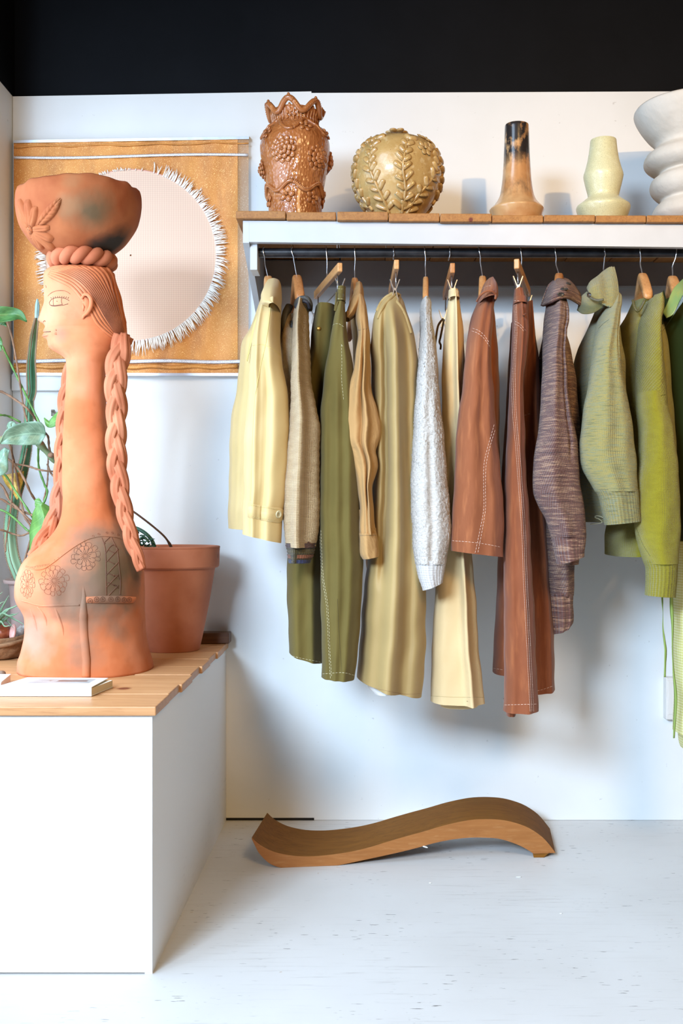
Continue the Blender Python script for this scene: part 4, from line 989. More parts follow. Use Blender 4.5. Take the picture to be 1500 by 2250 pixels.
# --- 3 olive trousers
m_olive = cloth('olive_cotton', S(100, 86, 40), S(90, 77, 34), 1300, .2, .8, .1, 9, wrinkle=.25); m_thread = plain('pale_thread', S(196, 188, 152), rough=.8, bstr=0)
clip_hanger('angled wooden clip hanger holding the olive trousers', ((717, 545), (718, 600), (718, 614)), (747, 588), (694, 648), 20, 11, ((747, 633, 2.665), (690, 690, 2.93)), m_hang)
G = garment('olive_trousers', (745, 630), 'olive cotton trousers with pale topstitching clipped to an angled hanger', 'trousers')
lB = loft([(668,694,742),(700,688,745),(760,681,745),(800,672,740),(900,655,730),(1000,645,722),(1100,638,718),(1218,631,716),(1296,631,713),(1380,633,711),(1450,635,710)], [(0,2.80),(1,2.76)], [(0,.10),(.3,.09),(1,.085)], [(-.5,-.45,.3,.02,0,2),(.3,.5,.2,.02,.3,2)], 12, seed=7); lB.build('leg', m_olive, G)
lA = loft([(628,742,758),(664,740,758),(698,733,760),(749,725,766),(800,714,775),(860,708,782),(939,703,789),(1024,702,791),(1100,702,792),(1160,702,793),(1245,704,797),(1330,705,794),(1415,706,787),(1495,707,779)], [(0,2.67),(.2,2.635),(1,2.585)], [(0,.02),(.1,.045),(1,.055)], [(-.72,-.72,.16,.016,.25,2),(-.1,-.15,.18,.014,.2,2),(.55,.4,.22,.018,.1,2)], 3, seed=8); lA.build('leg', m_olive, G); b_ = lA.bvh(); b2_ = lB.bvh()
wb_ = loft([(628,741.5,758.5),(640,740.5,758.8),(660,739.5,759)], [(0,2.668),(1,2.66)], [(0,.024),(1,.034)], m=16, wob=0, seed=9); wb_.build('waistband', m_olive, G)
mb = MB(); mb.tube([W(739,642,2.64), W(738,660,2.635), W(735,682,2.63), W(736,684,2.63), W(742,662,2.63)], .0022, 6, flat=.5); mb.build('belt_loop', m_olive, G)
ms = MB()
for L in ([(708,1481),(753,1478),(779,1484)], [(702,1165),(707,1262),(717,1330),(722,1432),(726,1492)], [(705,1165),(710,1262),(720,1330),(725,1432),(729,1492)], [(729,717),(735,712),(745,712),(757,720)], [(750,757),(751,800),(750,830),(755,880)], [(750,757),(756,766)]): stitch(ms, b_, L, .0007)
stitch(ms, wb_.bvh(), [(741,656),(750,657),(758,657)], .0007); stitch(ms, wb_.bvh(), [(742,634),(750,635),(757,635)], .0005)
stitch(ms, b2_, [(636,1440),(660,1446),(690,1452),(707,1456)], .0007)
ms.build('stitching', m_thread, G)
ms = MB(); seam(ms, b_, [(741,1316),(743,1360),(745,1398),(748,1440),(751,1478)], .0005); ms.build('crease', cloth('olive_seam', S(78, 68, 34)), G)
m_brass = plain('brass_button', S(170, 130, 60), rough=.3, bstr=0, metal=.7); mb = MB(); mb.ellipsoid(proj(b2_, 700, 722, 2.7)[0], (Vector((.006, 0, 0)), Vector((0, 0, .006)), Vector((0, .003, 0))), 12, 6); mb.build('button', m_brass, G)
# --- 4 tan shirt
m_tan = cloth('tan_cotton', S(177, 136, 86), S(166, 126, 77), 1500, .15, .75, .1, wrinkle=.8); m_tans = cloth('tan_seam', S(150, 118, 76))
shirt_hanger('wooden hanger in the tan shirt', ((779, 545), (779, 590)), (779, 610), 15, 793, m=m_hang_d)
G = garment('tan_shirt', (782, 640), 'tan cotton shirt with crumpled sleeve hanging right of the olive trousers', 'shirt')
bt = loft([(668,768,800),(720,772,811),(800,777,814),(1000,795,820),(1100,797,820),(1180,800,820),(1228,804,818),(1270,808,815),(1296,810,813)], BD_D, [(0,.05),(.15,.10),(.6,.12),(1,.02)], [(-.2,-.2,.3,.015,0,2)], seed=10); bt.build('body', m_tan, G)
sl = loft([(648,783,800),(668,782,806),(698,783,810),(725,785,811),(766,781,812),(800,777,813),(858,764,818),(890,756,827),(910,751,832),(930,747,836.5),(956,745,833),(972,750,829),(990,766,825),(1007,772,829),(1020,775,830),(1041,780,826),(1072,787,819),(1126,790,821),(1160,788,824),(1175,787,826)], folds=[(-.30,-.10,.22,.020,.1,2),(.32,.35,.12,.030,.14,2),(.12,.15,.07,-.022,.2,.9)], bprof=[(0,.075),(.1,.065),(.3,.032),(1,.032)], seed=11, wob=1.6); SO = sl.build('sleeve', m_tan, G); b_ = sl.bvh()
cf = loft([(1172,787,826),(1185,788,828),(1205,789,831),(1218,791,833),(1227,797,832)], [(0,2.585),(1,2.585)], [(0,.046),(1,.046)], [(-.3,-.3,.3,.008,0,2)], -3, m=24, seed=12); cf.build('cuff', m_tan, SO)
mb = MB(); mb.grid([[W(783 + 2.5 * math.sin(y * .2), y, 2.60), W(790, y, 2.585)] for y in range(1120, 1212, 5)], False); o = mb.build('sleeve_placket', m_tan, SO); o.modifiers.new('solid', 'SOLIDIFY').thickness = .003
co = loft([(620,781,795),(632,778,798),(645,774,799),(660,768,797),(675,763,790),(690,759,779),(699,758,768)], [(0,2.79),(.5,2.735),(1,2.70)], [(0,.03),(.5,.05),(1,.03)], [(.2,.2,.4,.012,0,2)], m=36, seed=13, wob=.3); co.build('collar', m_tan, G)
ms = MB(); seam(ms, b_, [(785,726),(795,724),(806,722)], .0009); seam(ms, b_, [(806,698),(811,740),(815,790)], .0007); seam(ms, cf.bvh(), [(788,1177),(806,1176),(826,1176)], .0009); seam(ms, b_, [(745,955),(752,962),(758,966)], .0007); ms.build('seam', m_tans, G)
# --- 5 khaki draped dress
m_khaki = cloth('khaki_drape', S(166, 139, 88), S(153, 127, 78), 1600, .1, .6, .1, spec=.35); m_lining = cloth('white_lining', S(232, 228, 222))
clip_hanger('wooden clip hanger holding the khaki draped dress', ((864, 545), (864, 565), (864, 570)), (871, 573), (858, 650), 21, 11, ((867, 635, 2.66), (850, 672, 2.93)), m_hang)
G = garment('khaki_dress', (865, 650), 'khaki draped dress gathered at a clip with long soft folds', 'dress')
DD = [(0,2.70),(.06,2.69),(1,2.68)]; DB = [(0,.035),(.05,.08),(.2,.10),(1,.11)]
dr = loft([(643,851,874),(650,842,880),(661,833,887),(674,826,892),(691,821,899),(732,816,911),(766,815,917),(800,815,919),(900,816,921),(1000,818,923),(1126,815,928),(1245,806,934),(1296,801,936),(1398,793,935),(1466,787,930),(1500,785,928),(1519,785,927)], DD, DB,
          [(-.42,-.55,.13,-.060,.02,.75),(.0,-.12,.26,.050,.02,2),(.52,.42,.14,-.022,.05,2),(.12,.28,.09,-.02,.30,2),(-.75,-.7,.2,.02,.3,2)], 22, seed=14, wob=1.4); dr.build('body', m_khaki, G); b_ = dr.bvh()
loft([(1470,812,872),(1512,806,868),(1527,820,864)], [(0,2.70),(1,2.70)], [(0,.07),(1,.075)], m=14, seed=15).build('lining', m_lining, G)
mb = MB()
for L in ([(868,646),(858,656),(846,668),(836,684),(830,700)], [(864,646),(850,652),(838,664),(828,684)], [(866,644),(880,650),(892,668),(902,690),(912,730)]): mb.tube(on_surface(b_, L, 2.62, 3, .0005), .0042, 8)
mb.build('gathered_pleat', m_khaki, G)
ms = MB(); seam(ms, b_, [(786,1496),(810,1508),(850,1518),(890,1525),(926,1524)], .0006); ms.build('seam', m_tans, G)
# --- 6 white boucle sweater
m_bouc = knit('white_boucle', [S(222, 212, 200), S(206, 197, 186)], strength=1.0, boucle=True); m_bouc_r = knit('white_boucle_rib', [S(220, 214, 208)], .0042, .006, .9, rib=True)
shirt_hanger('narrow wooden hanger in the white sweater', ((932, 545), (934, 585)), (935, 608), 13, 934)
G = garment('white_sweater', (936, 660), 'fluffy white knit sweater with ribbed cuff, sleeve hanging in front of the khaki dress', 'sweater')
loft([(690,927,948),(760,925,955),(900,925,962),(1060,925,966),(1110,930,962)], BD_D, BD_B, seed=16).build('body', m_bouc, G)
def fuzz(mb, seed, k=.0012):
    r_ = random.Random(seed); mb.v = [(x + r_.gauss(0, k * .5), y + r_.gauss(0, k), z + r_.gauss(0, k * .5)) for x, y, z in mb.v]; return mb
sl = fuzz(loft([(654,926,944),(662,924,947),(715,923,948),(749,921,954),(800,918,960),(851,915,964),(905,910,969),(956,907,974),(990,905,977),(1024,904,980),(1058,903,983),(1092,903,986),(1126,903,988),(1160,905,989),(1196,906,986),(1222,910,982),(1240,912,979)], folds=[(-.35,-.35,.35,.014,0,2),(.35,.35,.3,.012,.3,2),(0,0,.14,-.012,.5,2)], n=110, m=220, seed=17), 1); SO = sl.build('sleeve', m_bouc, G)
cf = loft([(1232,911,980),(1250,913.5,976),(1268,918,974),(1282,925,973),(1290,929,973)], [(0,2.585),(1,2.585)], [(0,.047),(1,.036)], [(-.2,-.2,.3,.008,0,2)], -9, n=120, m=30, seed=18, ripple=.3); cf.build('cuff', m_bouc_r, SO)
# --- 7 cream trousers
m_creamt = cloth('cream_twill', S(213, 187, 142), S(205, 178, 131), 1400, .18, .78, .1, wrinkle=.2); m_creams = cloth('cream_seam', S(190, 168, 118)); m_cord = cloth('tan_cord', S(150, 120, 76))
clip_hanger('wooden clip hanger holding the cream trousers', ((987, 545), (986, 568), (985, 572)), (994, 583), (977, 655), 22, 11, ((993, 636, 2.66), (973, 700, 2.93)), m_hang_d)
G = garment('cream_trousers', (995, 640), 'cream cotton trousers with drawcord hanging behind the white sweater', 'trousers')
lg = loft([(636,987,1004),(646,986,1007),(664,984,1010),(700,978,1014),(747,974,1018),(827,971,1022),(950,971,1026),(1050,968,1030),(1100,966,1032),(1160,963,1034),(1221,961,1037),(1290,957,1042),(1330,954,1045),(1380,951,1048),(1432,949,1052),(1490,947,1058),(1549,945,1063)], [(0,2.69),(.15,2.71),(1,2.71)], [(0,.02),(.08,.05),(1,.06)], [(.05,.44,.14,.040,0,2),(-.7,-.7,.3,.012,.05,2),(.62,.86,.16,-.014,.3,2)], 2, seed=19); lg.build('leg', m_creamt, G); b_ = lg.bvh()
loft([(1200,966,1030),(1400,962,1040),(1540,966,1058),(1557,967,1048)], [(0,2.75),(1,2.75)], [(0,.055),(1,.055)], m=30, seed=20).build('leg', m_creamt, G)
loft([(634,985,1005),(642,984.5,1006.5),(652,984,1008)], [(0,2.675),(1,2.67)], [(0,.026),(1,.036)], m=12, wob=.8, seed=21).build('waistband', m_creamt, G)
ms = MB(); seam(ms, b_, [(946,1529),(980,1531),(1029,1532),(1062,1532)], .0006); seam(ms, b_, [(1017,860),(1024,1100),(1032,1240),(1044,1400),(1056,1530)], .0006); ms.build('seam', m_creams, G)
for L in ([(974,700),(968,706),(962,716),(958,738),(955,762)], [(975,702),(971,722),(967,742),(965,752),(968,758),(967,768)]): MB().tube([Vector(v) for v in spline([W(x, y, 2.80) for x, y in L], 20)], .0030, 7).build('drawcord', m_cord, G)
# --- 8 brown jacket
m_rust_c = cloth('rust_brown_canvas', S(144, 83, 50), S(130, 73, 43), 1300, .22, .85, .15, 6, streak=S(170, 104, 64), wrinkle=.2); m_wthread = plain('white_thread', S(226, 196, 176), rough=.8, bstr=0)
shirt_hanger('wooden hanger in the rust brown jacket', ((1051, 545), (1055, 575)), (1060, 606), 17, 1058)
G = garment('brown_jacket', (1065, 640), 'rust brown canvas jacket with white double stitching and folded collar', 'jacket')
loft([(672,1046,1082),(760,1030,1088),(1000,1024,1092),(1120,1030,1096),(1160,1034,1094)], BD_D, BD_B, seed=22).build('body', m_rust_c, G)
sl = loft([(636,1053,1086),(648,1050,1086),(661,1045,1083),(680,1037,1081),(693,1033,1080),(727,1028,1079),(773,1023,1078),(853,1015,1083),(903,1007,1086),(945,1003,1090),(987,1001,1095),(1053,998,1100),(1100,995,1104),(1137,993,1107),(1180,991,1106),(1218,991,1105)], folds=[(-.3,-.35,.4,.018,0,2),(.55,.5,.2,.012,0,2),(.1,.1,.1,-.006,.2,.7)], tilt=7, seed=23); SO = sl.build('sleeve', m_rust_c, G); b_ = sl.bvh()
co = loft([(610,1072,1084),(615,1065,1088),(624,1059,1091),(634,1055,1092),(645,1052,1092),(653,1052,1087)], [(0,2.80),(.4,2.73),(1,2.68)], [(0,.03),(.5,.075),(1,.082)], [(.2,.2,.4,.01,0,2)], -3, m=40, seed=24, wob=.3, side=.0); co.build('collar', m_rust_c, G)
mb = MB(); mb.tube([Vector(v) for v in spline([W(1047,662,2.63), W(1056,648,2.60), W(1068,640,2.59), W(1080,640,2.59), W(1088,648,2.60), W(1088,656,2.585)], 30)], [.0028] * 30, 8); mb.build('collar_fold', m_rust_c, G)
ms = MB()
for L in ([(1031,719),(1040,722),(1052,727),(1065,739),(1076,757)], [(1028,725),(1038,728),(1049,732),(1064,745),(1076,763)], [(1085,933),(1079,955),(1072,980),(1063,1020),(1062,1070),(1062,1120),(1053,1170),(1043,1217)], [(1087,945),(1077,978),(1068,1020),(1066,1070),(1066,1120),(1058,1170),(1049,1217)], [(993,1188),(1020,1190),(1050,1193),(1080,1198),(1104,1203)], [(1035,682),(1040,687)]): stitch(ms, b_, L, .0007)
stitch(ms, co.bvh(), [(1060,634),(1070,629),(1084,628)], .0005); ms.build('stitching', m_wthread, G)
# --- 9 brown trousers
clip_hanger('wooden clip hanger holding the brown trousers', ((1142, 545), (1145, 585), (1147, 598)), (1134.5, 591), (1160, 632), 22, 11.5, ((1137, 628, 2.66), (1158, 668, 2.93)), m_hang)
m_rust_t = cloth('rust_brown_twill', S(132, 73, 44), S(118, 63, 36), 1300, .22, .85, .15, 5, streak=S(156, 92, 54), wrinkle=.2)
G = garment('brown_trousers', (1145, 640), 'rust brown trousers with triple white side stitching, longest pair on the rod', 'trousers')
l2 = loft([(664,1144,1163),(720,1140,1169),(800,1134,1179),(900,1128,1184),(1000,1130,1188),(1100,1138,1193),(1200,1146,1199),(1300,1150,1206),(1393,1153,1212),(1470,1154,1215),(1523,1154,1216)], [(0,2.86),(1,2.77)], [(0,.10),(1,.08)], [(.2,.5,.25,.02,0,2)], -5, seed=25); l2.build('leg', m_rust_t, G)
l3 = loft([(700,1124,1150),(900,1112,1150),(1100,1100,1150),(1300,1092,1148),(1400,1087,1140),(1484,1083,1136)], [(0,2.92),(1,2.88)], [(0,.06),(1,.07)], seed=26); l3.build('leg', m_rust_t, G)
lA = loft([(632,1131,1147),(650,1129,1152),(667,1127,1157),(713,1125,1159),(760,1124,1157),(793,1123,1153),(820,1122,1149),(870,1119,1148),(920,1116,1150),(1020,1111,1154),(1120,1107.5,1160),(1227,1107,1166),(1327,1107,1171),(1400,1107.5,1175),(1460,1108,1177),(1540,1107,1180),(1567,1105,1181)], [(0,2.67),(.2,2.64),(1,2.585)], [(0,.02),(.08,.045),(1,.05)], [(-.1,.3,.25,.02,0,2),(-.7,-.6,.2,.008,.2,2)], -1, seed=27); lA.build('leg', m_rust_t, G); b_ = lA.bvh()
wb_ = loft([(632,1130.5,1147.5),(645,1129,1151),(664,1127,1156.5)], [(0,2.668),(1,2.655)], [(0,.024),(1,.040)], m=16, wob=0, seed=28); wb_.build('waistband', m_rust_t, G)
loft([(1540,1106,1140),(1575,1112,1130)], [(0,2.66),(1,2.66)], [(0,.03),(1,.02)], m=12, seed=29).build('turned_hem', m_rust_t, G)
mb = MB(); mb.tube([W(1147,668,2.60), W(1148,690,2.595), W(1150,692,2.595), W(1154,690,2.60)], .0022, 6); mb.build('belt_loop', m_rust_t, G)
ms = MB(); base_l = [(1132,668),(1133,727),(1130,793),(1128,860),(1131,920),(1137,987),(1143,1070),(1150,1170),(1153,1260),(1158,1360),(1163,1460),(1168,1563)]
for dx in (-4, 0, 4): stitch(ms, b_, [(x + dx * (1 if y > 800 else .7), y) for x, y in base_l], .0006, 3.5, 1.8)
stitch(ms, b_, [(1108,1549),(1140,1548),(1179,1547)], .0007); stitch(ms, wb_.bvh(), [(1128,661),(1138,661),(1155,664)], .0007, 6, 1.5); stitch(ms, b_, [(1130,705),(1142,712),(1155,727)], .0005); stitch(ms, b_, [(1130,711),(1142,718),(1154,733)], .0005)
stitch(ms, l2.bvh(), [(1180,1518),(1198,1513),(1215,1507)], .0006); stitch(ms, l3.bvh(), [(1084,1468),(1106,1472)], .0006); stitch(ms, l2.bvh(), [(1145,900),(1150,912),(1160,910),(1170,908)], .0004); ms.build('stitching', m_wthread, G)
# --- 10 mauve marl cardigan
mv = [S(82, 48, 45), S(124, 80, 66), S(107, 66, 58), S(190, 146, 114), S(89, 54, 49)]
m_marl = knit('mauve_marl_knit', mv, .0050, .0046, .9, (14, 210), diag=.35); m_marl_r = knit('mauve_marl_rib', mv, .0045, .005, 1.0, (14, 160), rib=True)
shirt_hanger('wooden hanger in the mauve cardigan', ((1217, 545), (1221, 580)), (1228, 600), 20, 1222, m=m_hang_d)
G = garment('mauve_cardigan', (1225, 640), 'mauve and cream marled cardigan with large buttoned collar', 'cardigan')
loft([(720,1196,1238),(770,1188,1246),(850,1186,1255),(1000,1190,1262),(1200,1200,1262),(1240,1204,1258)], BD_D, BD_B, seed=30).build('body', m_marl, G)
SO = loft([(1080,1200,1262),(1180,1194,1261),(1227,1193,1260),(1270,1194,1259),(1310,1196,1258)], [(0,2.76),(1,2.76)], [(0,.06),(1,.05)], [(.3,.3,.25,.02,0,2)], seed=31).build('sleeve', m_marl, G)
loft([(1304,1196,1258),(1325,1201,1258),(1350,1203,1259),(1372,1205,1258),(1388,1209,1250)], [(0,2.76),(1,2.76)], [(0,.05),(1,.045)], [(-.1,-.1,.3,.015,0,2),(.55,.55,.2,.012,0,2)], -8, n=110, m=30, seed=32).build('cuff', m_marl_r, SO)
sl = loft([(655,1203,1240),(668,1201,1244),(680,1199,1246),(700,1197,1245),(725,1195,1239),(760,1194,1239),(793,1193,1242),(820,1192,1245),(857,1190,1247),(903,1187,1253),(940,1183,1260),(977,1177,1267),(1020,1172,1270),(1047,1171,1272),(1080,1172,1277),(1113,1183,1281),(1140,1198,1284),(1165,1206,1285),(1180,1210,1285)], folds=[(-.35,-.25,.35,.024,0,2),(.42,.62,.08,-.02,.0,.7),(.7,.7,.2,.014,0,.6)], seed=33, n=100, m=140); SO = sl.build('sleeve', m_marl, G)
loft([(1172,1209,1285),(1195,1214,1284),(1215,1219,1283),(1232,1224,1283)], [(0,2.585),(1,2.585)], [(0,.046),(1,.040)], [(-.2,-.2,.35,.012,0,2)], -9, n=120, m=26, seed=34, ripple=.4).build('cuff', m_marl_r, SO)
# collar: a wide folded ring round the hanger neck, open underneath like a mushroom cap
def capcollar(apex, left, right, low, d0, d1, dip, n=60):
    pass
def sheet3(rowsets, m=24, n=20, thick=.006):
    """surface through rows of px,py,d points"""
    R = [[Vector(v) for v in spline([W(*p) for p in row], n)] for row in rowsets]
    cols = []
    for j in range(n): cols.append([Vector(v) for v in spline([r[j] for r in R], m)] if len(R) > 2 else [R[0][j] + (R[1][j] - R[0][j]) * t for t in np.linspace(0, 1, m)])
    uv = [[(j * .16 / n, i * .16 / m) for j in range(n)] for i in range(m)]
    return MB().grid([[cols[j][i] for j in range(n)] for i in range(m)], False, uvs=uv)
def thick(o, t): s = o.modifiers.new('solid', 'SOLIDIFY'); s.thickness = t; s.offset = -1; return o
cl = sheet3([[(1214,618,2.80),(1226,611,2.765),(1240,613,2.76),(1256,620,2.80)], [(1203,632,2.78),(1220,628,2.69),(1244,624,2.68),(1268,634,2.76)], [(1196,650,2.765),(1216,646,2.655),(1240,642,2.65),(1276,648,2.73)], [(1188,672,2.77),(1210,664,2.66),(1238,656,2.655),(1262,662,2.70),(1281,673,2.735)]])
thick(cl.build('collar', m_marl, G), .007); cb = cl.bvh()
bk_ = sheet3([[(1214,616,2.84),(1204,626,2.82),(1194,648,2.80),(1187,672,2.785)], [(1222,614,2.86),(1212,634,2.85),(1204,654,2.83),(1199,673,2.81)]], 12); thick(bk_.build('collar_back', m_marl_r, G), .005)
bk2 = sheet3([[(1232,608,2.86),(1250,614,2.85),(1268,634,2.83),(1281,668,2.78)], [(1236,618,2.84),(1252,626,2.83),(1266,640,2.81),(1277,664,2.765)]], 12); thick(bk2.build('collar_back', m_marl_r, G), .005)
m_dbut = plain('dark_horn_button', S(44, 42, 42), S(70, 64, 58), 50, .25, bstr=0)
for x, y, r in ((1248, 624, 8.5), (1239, 636, 8.5), (1231, 646, 8.5)): button(G, x, y, 2.66, r, m_dbut, cb, .5)
# --- 11 sage marl cardigan
sg = [S(124, 122, 80), S(148, 142, 92), S(170, 150, 80), S(132, 138, 106), S(160, 150, 96)]
m_sage = knit('sage_marl_knit', sg, .0034, .0030, .6, (22, 260)); m_sage_r = knit('sage_marl_rib', sg, .0040, .005, 1.0, (22, 200), rib=True)
t = thing('hanger', W(1327, 590, RD), 'hanger hidden inside the sage green cardigan, only its hook showing', 'hanger', HG); hook(t, (1325, 545), (1328, 565), (1325, 594), 1)
MB().ellipsoid(W(1327, 640, RD + .02), (Vector((.010, 0, 0)), Vector((0, .08, 0)), Vector((0, 0, .016))), 14, 8).build('wooden_arms', m_hang_d, t)
G = garment('sage_cardigan', (1330, 650), 'sage green marled cardigan with upturned ribbed collar', 'cardigan')
by = loft([(676,1309,1345),(700,1298,1350),(743,1277,1352),(790,1266,1358),(857,1258,1362),(930,1258,1364),(1000,1262,1364),(1090,1278,1364),(1148,1288,1356)], BD_D, BD_B, [(-.5,-.5,.3,.02,.1,2)], seed=35); by.build('body', m_sage, G)
sl = loft([(647,1338,1350),(651,1333,1355),(657,1330,1357),(667,1327,1357),(680,1321,1355),(693,1317,1354),(720,1311,1354),(743,1307,1356),(780,1301,1360),(810,1297,1364),(857,1290,1373),(887,1284,1381),(943,1277,1389),(980,1273,1392),(1005,1274,1395),(1027,1279,1397),(1045,1288,1398),(1060,1297,1399),(1080,1308,1400)], folds=[(-.3,-.2,.35,.02,0,2),(.55,.5,.3,.014,0,2),(.45,.75,.07,-.014,.05,.35)], seed=36, n=100, m=130); SO = sl.build('sleeve', m_sage, G); b_ = sl.bvh()
loft([(1074,1305,1400),(1093,1316,1401.5),(1115,1321,1403),(1135,1325,1404.5),(1150,1328,1405)], [(0,2.585),(1,2.585)], [(0,.048),(1,.042)], [(-.2,-.2,.4,.008,0,2)], -4, n=120, m=24, seed=37, ripple=.2).build('cuff', m_sage_r, SO)
def ribbed(mb, rows=26, amp=.0016):  # raised ribs across a sheet
    return mb
cl = sheet3([[(1350,586,2.745),(1340,586,2.745),(1326,594,2.77),(1312,606,2.75),(1296,618,2.735),(1288,632,2.73)], [(1356,612,2.71),(1344,612,2.70),(1330,618,2.705),(1314,624,2.685),(1299,630,2.69),(1291,640,2.70)], [(1359,638,2.675),(1346,640,2.665),(1332,642,2.675),(1318,646,2.665),(1305,648,2.675),(1297,652,2.69)], [(1358,672,2.655),(1347,674,2.645),(1334,670,2.65),(1322,664,2.655),(1310,660,2.67),(1299,656,2.685)]], 26, 60)
# ribs: push alternate columns out
nn = 60; vv = cl.v
for i in range(26):
    for j in range(nn):
        x, y, z = vv[i * nn + j]; vv[i * nn + j] = (x, y - .0016 * math.sin(j * 2.1), z)
thick(cl.build('collar', m_sage, G), .006)
lo = sheet3([[(1289,640,2.72),(1298,656,2.685),(1312,662,2.665),(1327,661,2.66)], [(1276,652,2.735),(1286,668,2.70),(1306,674,2.68),(1326,668,2.665)], [(1267,682,2.75),(1280,690,2.72),(1302,688,2.695),(1322,676,2.675)]], 20, 24); thick(lo.build('collar_fold', m_sage, G), .006)
mb = MB(); mb.tube([Vector(v) for v in spline([W(1292,650,2.67), W(1302,657,2.655), W(1314,660,2.645), W(1326,658,2.64)], 14)], .0035, 8); mb.build('collar_edge', m_sage_r, G)
button(G, 1293, 648, 2.66, 5.5, m_dbut, None, 1, None, False)
ms = MB(); seam(ms, b_, [(1315,722),(1322,714),(1332,706),(1338,702)], .0007); ms.build('seam', plain('sage_seam', S(84, 86, 54), bstr=0), G)
mb = MB(); mb.tube([Vector(v) for v in spline([W(1326,1138,2.70), W(1312,1133,2.70), W(1306,1136,2.70), W(1318,1142,2.70), W(1322,1148,2.70), W(1296,1152,2.70)], 26)], .0012, 6); mb.build('loose_yarn', plain('pale_yarn', S(196, 186, 150), bstr=0), G)
# --- 12 lime sweater
m_lime = knit('lime_knit', [S(142, 130, 26), S(150, 139, 30)], .0030, .0028, .6, (40, 60)); m_lime_d = knit('lime_diagonal_knit', [S(142, 130, 26), S(150, 139, 30)], .0062, .0045, .8, (40, 60), diag=.75); m_lime_r = knit('lime_rib', [S(148, 137, 30)], .0042, .005, 1.0, rib=True)
shirt_hanger('wooden hanger in the lime green sweater', ((1402, 545), (1406, 580)), (1411, 600), 22, 1432)
G = garment('lime_sweater', (1415, 650), 'lime green sweater with ribbed cuff, second from the right end', 'sweater')
by = loft([(656,1391,1436),(680,1379,1442),(706,1363,1446),(740,1358,1450),(800,1356,1454),(1000,1354,1470),(1100,1349,1478),(1150,1342,1472),(1180,1338,1452),(1222,1341,1424)], BD_D, BD_B, [(-.5,-.5,.3,.02,.1,2)], -3, seed=38); by.build('body', m_lime, G)
up = loft([(646,1429,1440),(650,1422,1445),(656,1419,1448),(664,1417,1449),(676,1414,1449),(700,1408,1445),(730,1405,1445),(764,1402,1448),(828,1398,1456),(870,1399,1462),(895,1400,1464)], [(0,2.74),(.25,2.69),(1,2.635)], [(0,.075),(.4,.08),(1,.052)], [(.15,.15,.5,.016,0,2)], seed=39, n=90, m=60, hem=False); up.build('shoulder', m_lime_d, G)
sl = loft([(860,1399,1460),(890,1400,1465),(937,1403,1474),(970,1404,1479),(1003,1404,1484),(1035,1401,1488),(1070,1398,1490),(1120,1394,1492),(1150,1394,1492),(1177,1397,1491),(1200,1403,1490),(1223,1410,1488),(1240,1416,1487)], [(0,2.636),(.2,2.625),(1,2.585)], [(0,.054),(1,.048)], [(-.1,-.1,.5,.016,0,2)], seed=40, n=90, m=100); SO = sl.build('sleeve', m_lime, G)
loft([(1232,1413,1487),(1253,1420,1486),(1275,1420,1485),(1295,1419,1483),(1312,1418,1482)], [(0,2.585),(1,2.585)], [(0,.048),(1,.042)], [(-.1,-.1,.5,.008,0,2)], 2, n=140, m=26, seed=41, wob=.3).build('cuff', m_lime_r, SO)
ms = MB(); seam(ms, up.bvh(), [(1418,892),(1430,880),(1444,872),(1461,867)], .0008); seam(ms, sl.bvh(), [(1398,1160),(1412,1196),(1428,1222)], .0007); ms.build('seam', plain('lime_seam', S(96, 88, 20), bstr=0), G)
mb = MB(); mb.tube([Vector(v) for v in spline([W(1390,660,2.72), W(1394,676,2.705), W(1400,684,2.70), W(1408,676,2.69), W(1416,660,2.69)], 22)], .0035, 8); mb.build('neckline', m_lime_r, G)
# --- 13 green satin shirt, 14 gingham skirt
m_satin = cloth('green_satin', S(44, 58, 26), S(36, 48, 20), 2500, .04, .42, 0, 6, .6); m_satin_l = cloth('light_green_satin', S(120, 152, 96), S(146, 156, 84), 2500, .04, .34, 0, 16, .6)
shirt_hanger('wooden hanger in the green satin shirt at the right edge', ((1482, 545), (1477, 585)), (1477, 606), 24, 1496)
G = garment('green_shirt', (1490, 650), 'glossy dark green shirt with pale green collar at the right edge', 'shirt')
by = loft([(650,1462,1530),(690,1450,1546),(740,1450,1556),(800,1452,1562),(900,1460,1570),(1000,1470,1575),(1100,1482,1578),(1200,1490,1578),(1258,1492,1574)], [(0,2.80),(1,2.78)], [(0,.06),(.12,.12),(1,.13)], [(-.5,-.5,.12,.03,.05,2),(-.1,-.1,.14,.03,.05,2)], seed=42); by.build('body', m_satin, G)
cl = sheet3([[(1507,606,2.76),(1490,622,2.72),(1478,636,2.70),(1466,664,2.685),(1456,686,2.68)], [(1512,640,2.70),(1500,650,2.675),(1488,670,2.665),(1478,690,2.665),(1463,699,2.675)], ], 14, 24); thick(cl.build('collar', m_satin_l, G), .004)
cl = sheet3([[(1458,636,2.83),(1452,650,2.81),(1449,676,2.78),(1446,700,2.76)], [(1464,660,2.80),(1460,680,2.77),(1458,696,2.75),(1456,704,2.74)]], 12, 20); thick(cl.build('collar_back', m_satin, G), .004)
mb = MB().extrude([W(1476,698,2.665), W(1500,648,2.65), W(1502,660,2.65), W(1456,727,2.66)], (0, .006, 0)); mb.build('lapel', m_satin, G, False)
m_ging, nt, b = nodes('lime_gingham'); g = NT(nt, 'UV'); setp(b, .8, .2, 0, .1)
wxg = g.rng(g.wave(.3142 / .007, g.vec(), 'X'), .35, .65); wyg = g.rng(g.wave(.3142 / .007, g.vec(), 'Y'), .35, .65)
c = g.mix(g.math('MULTIPLY', g.math('ADD', wxg, wyg), .5), S(224, 218, 170), S(196, 192, 104)); g.link(c, b.inputs['Base Color'])
g.link(g.bump(g.math('ADD', wxg, wyg), .3, .002), b.inputs['Normal'])
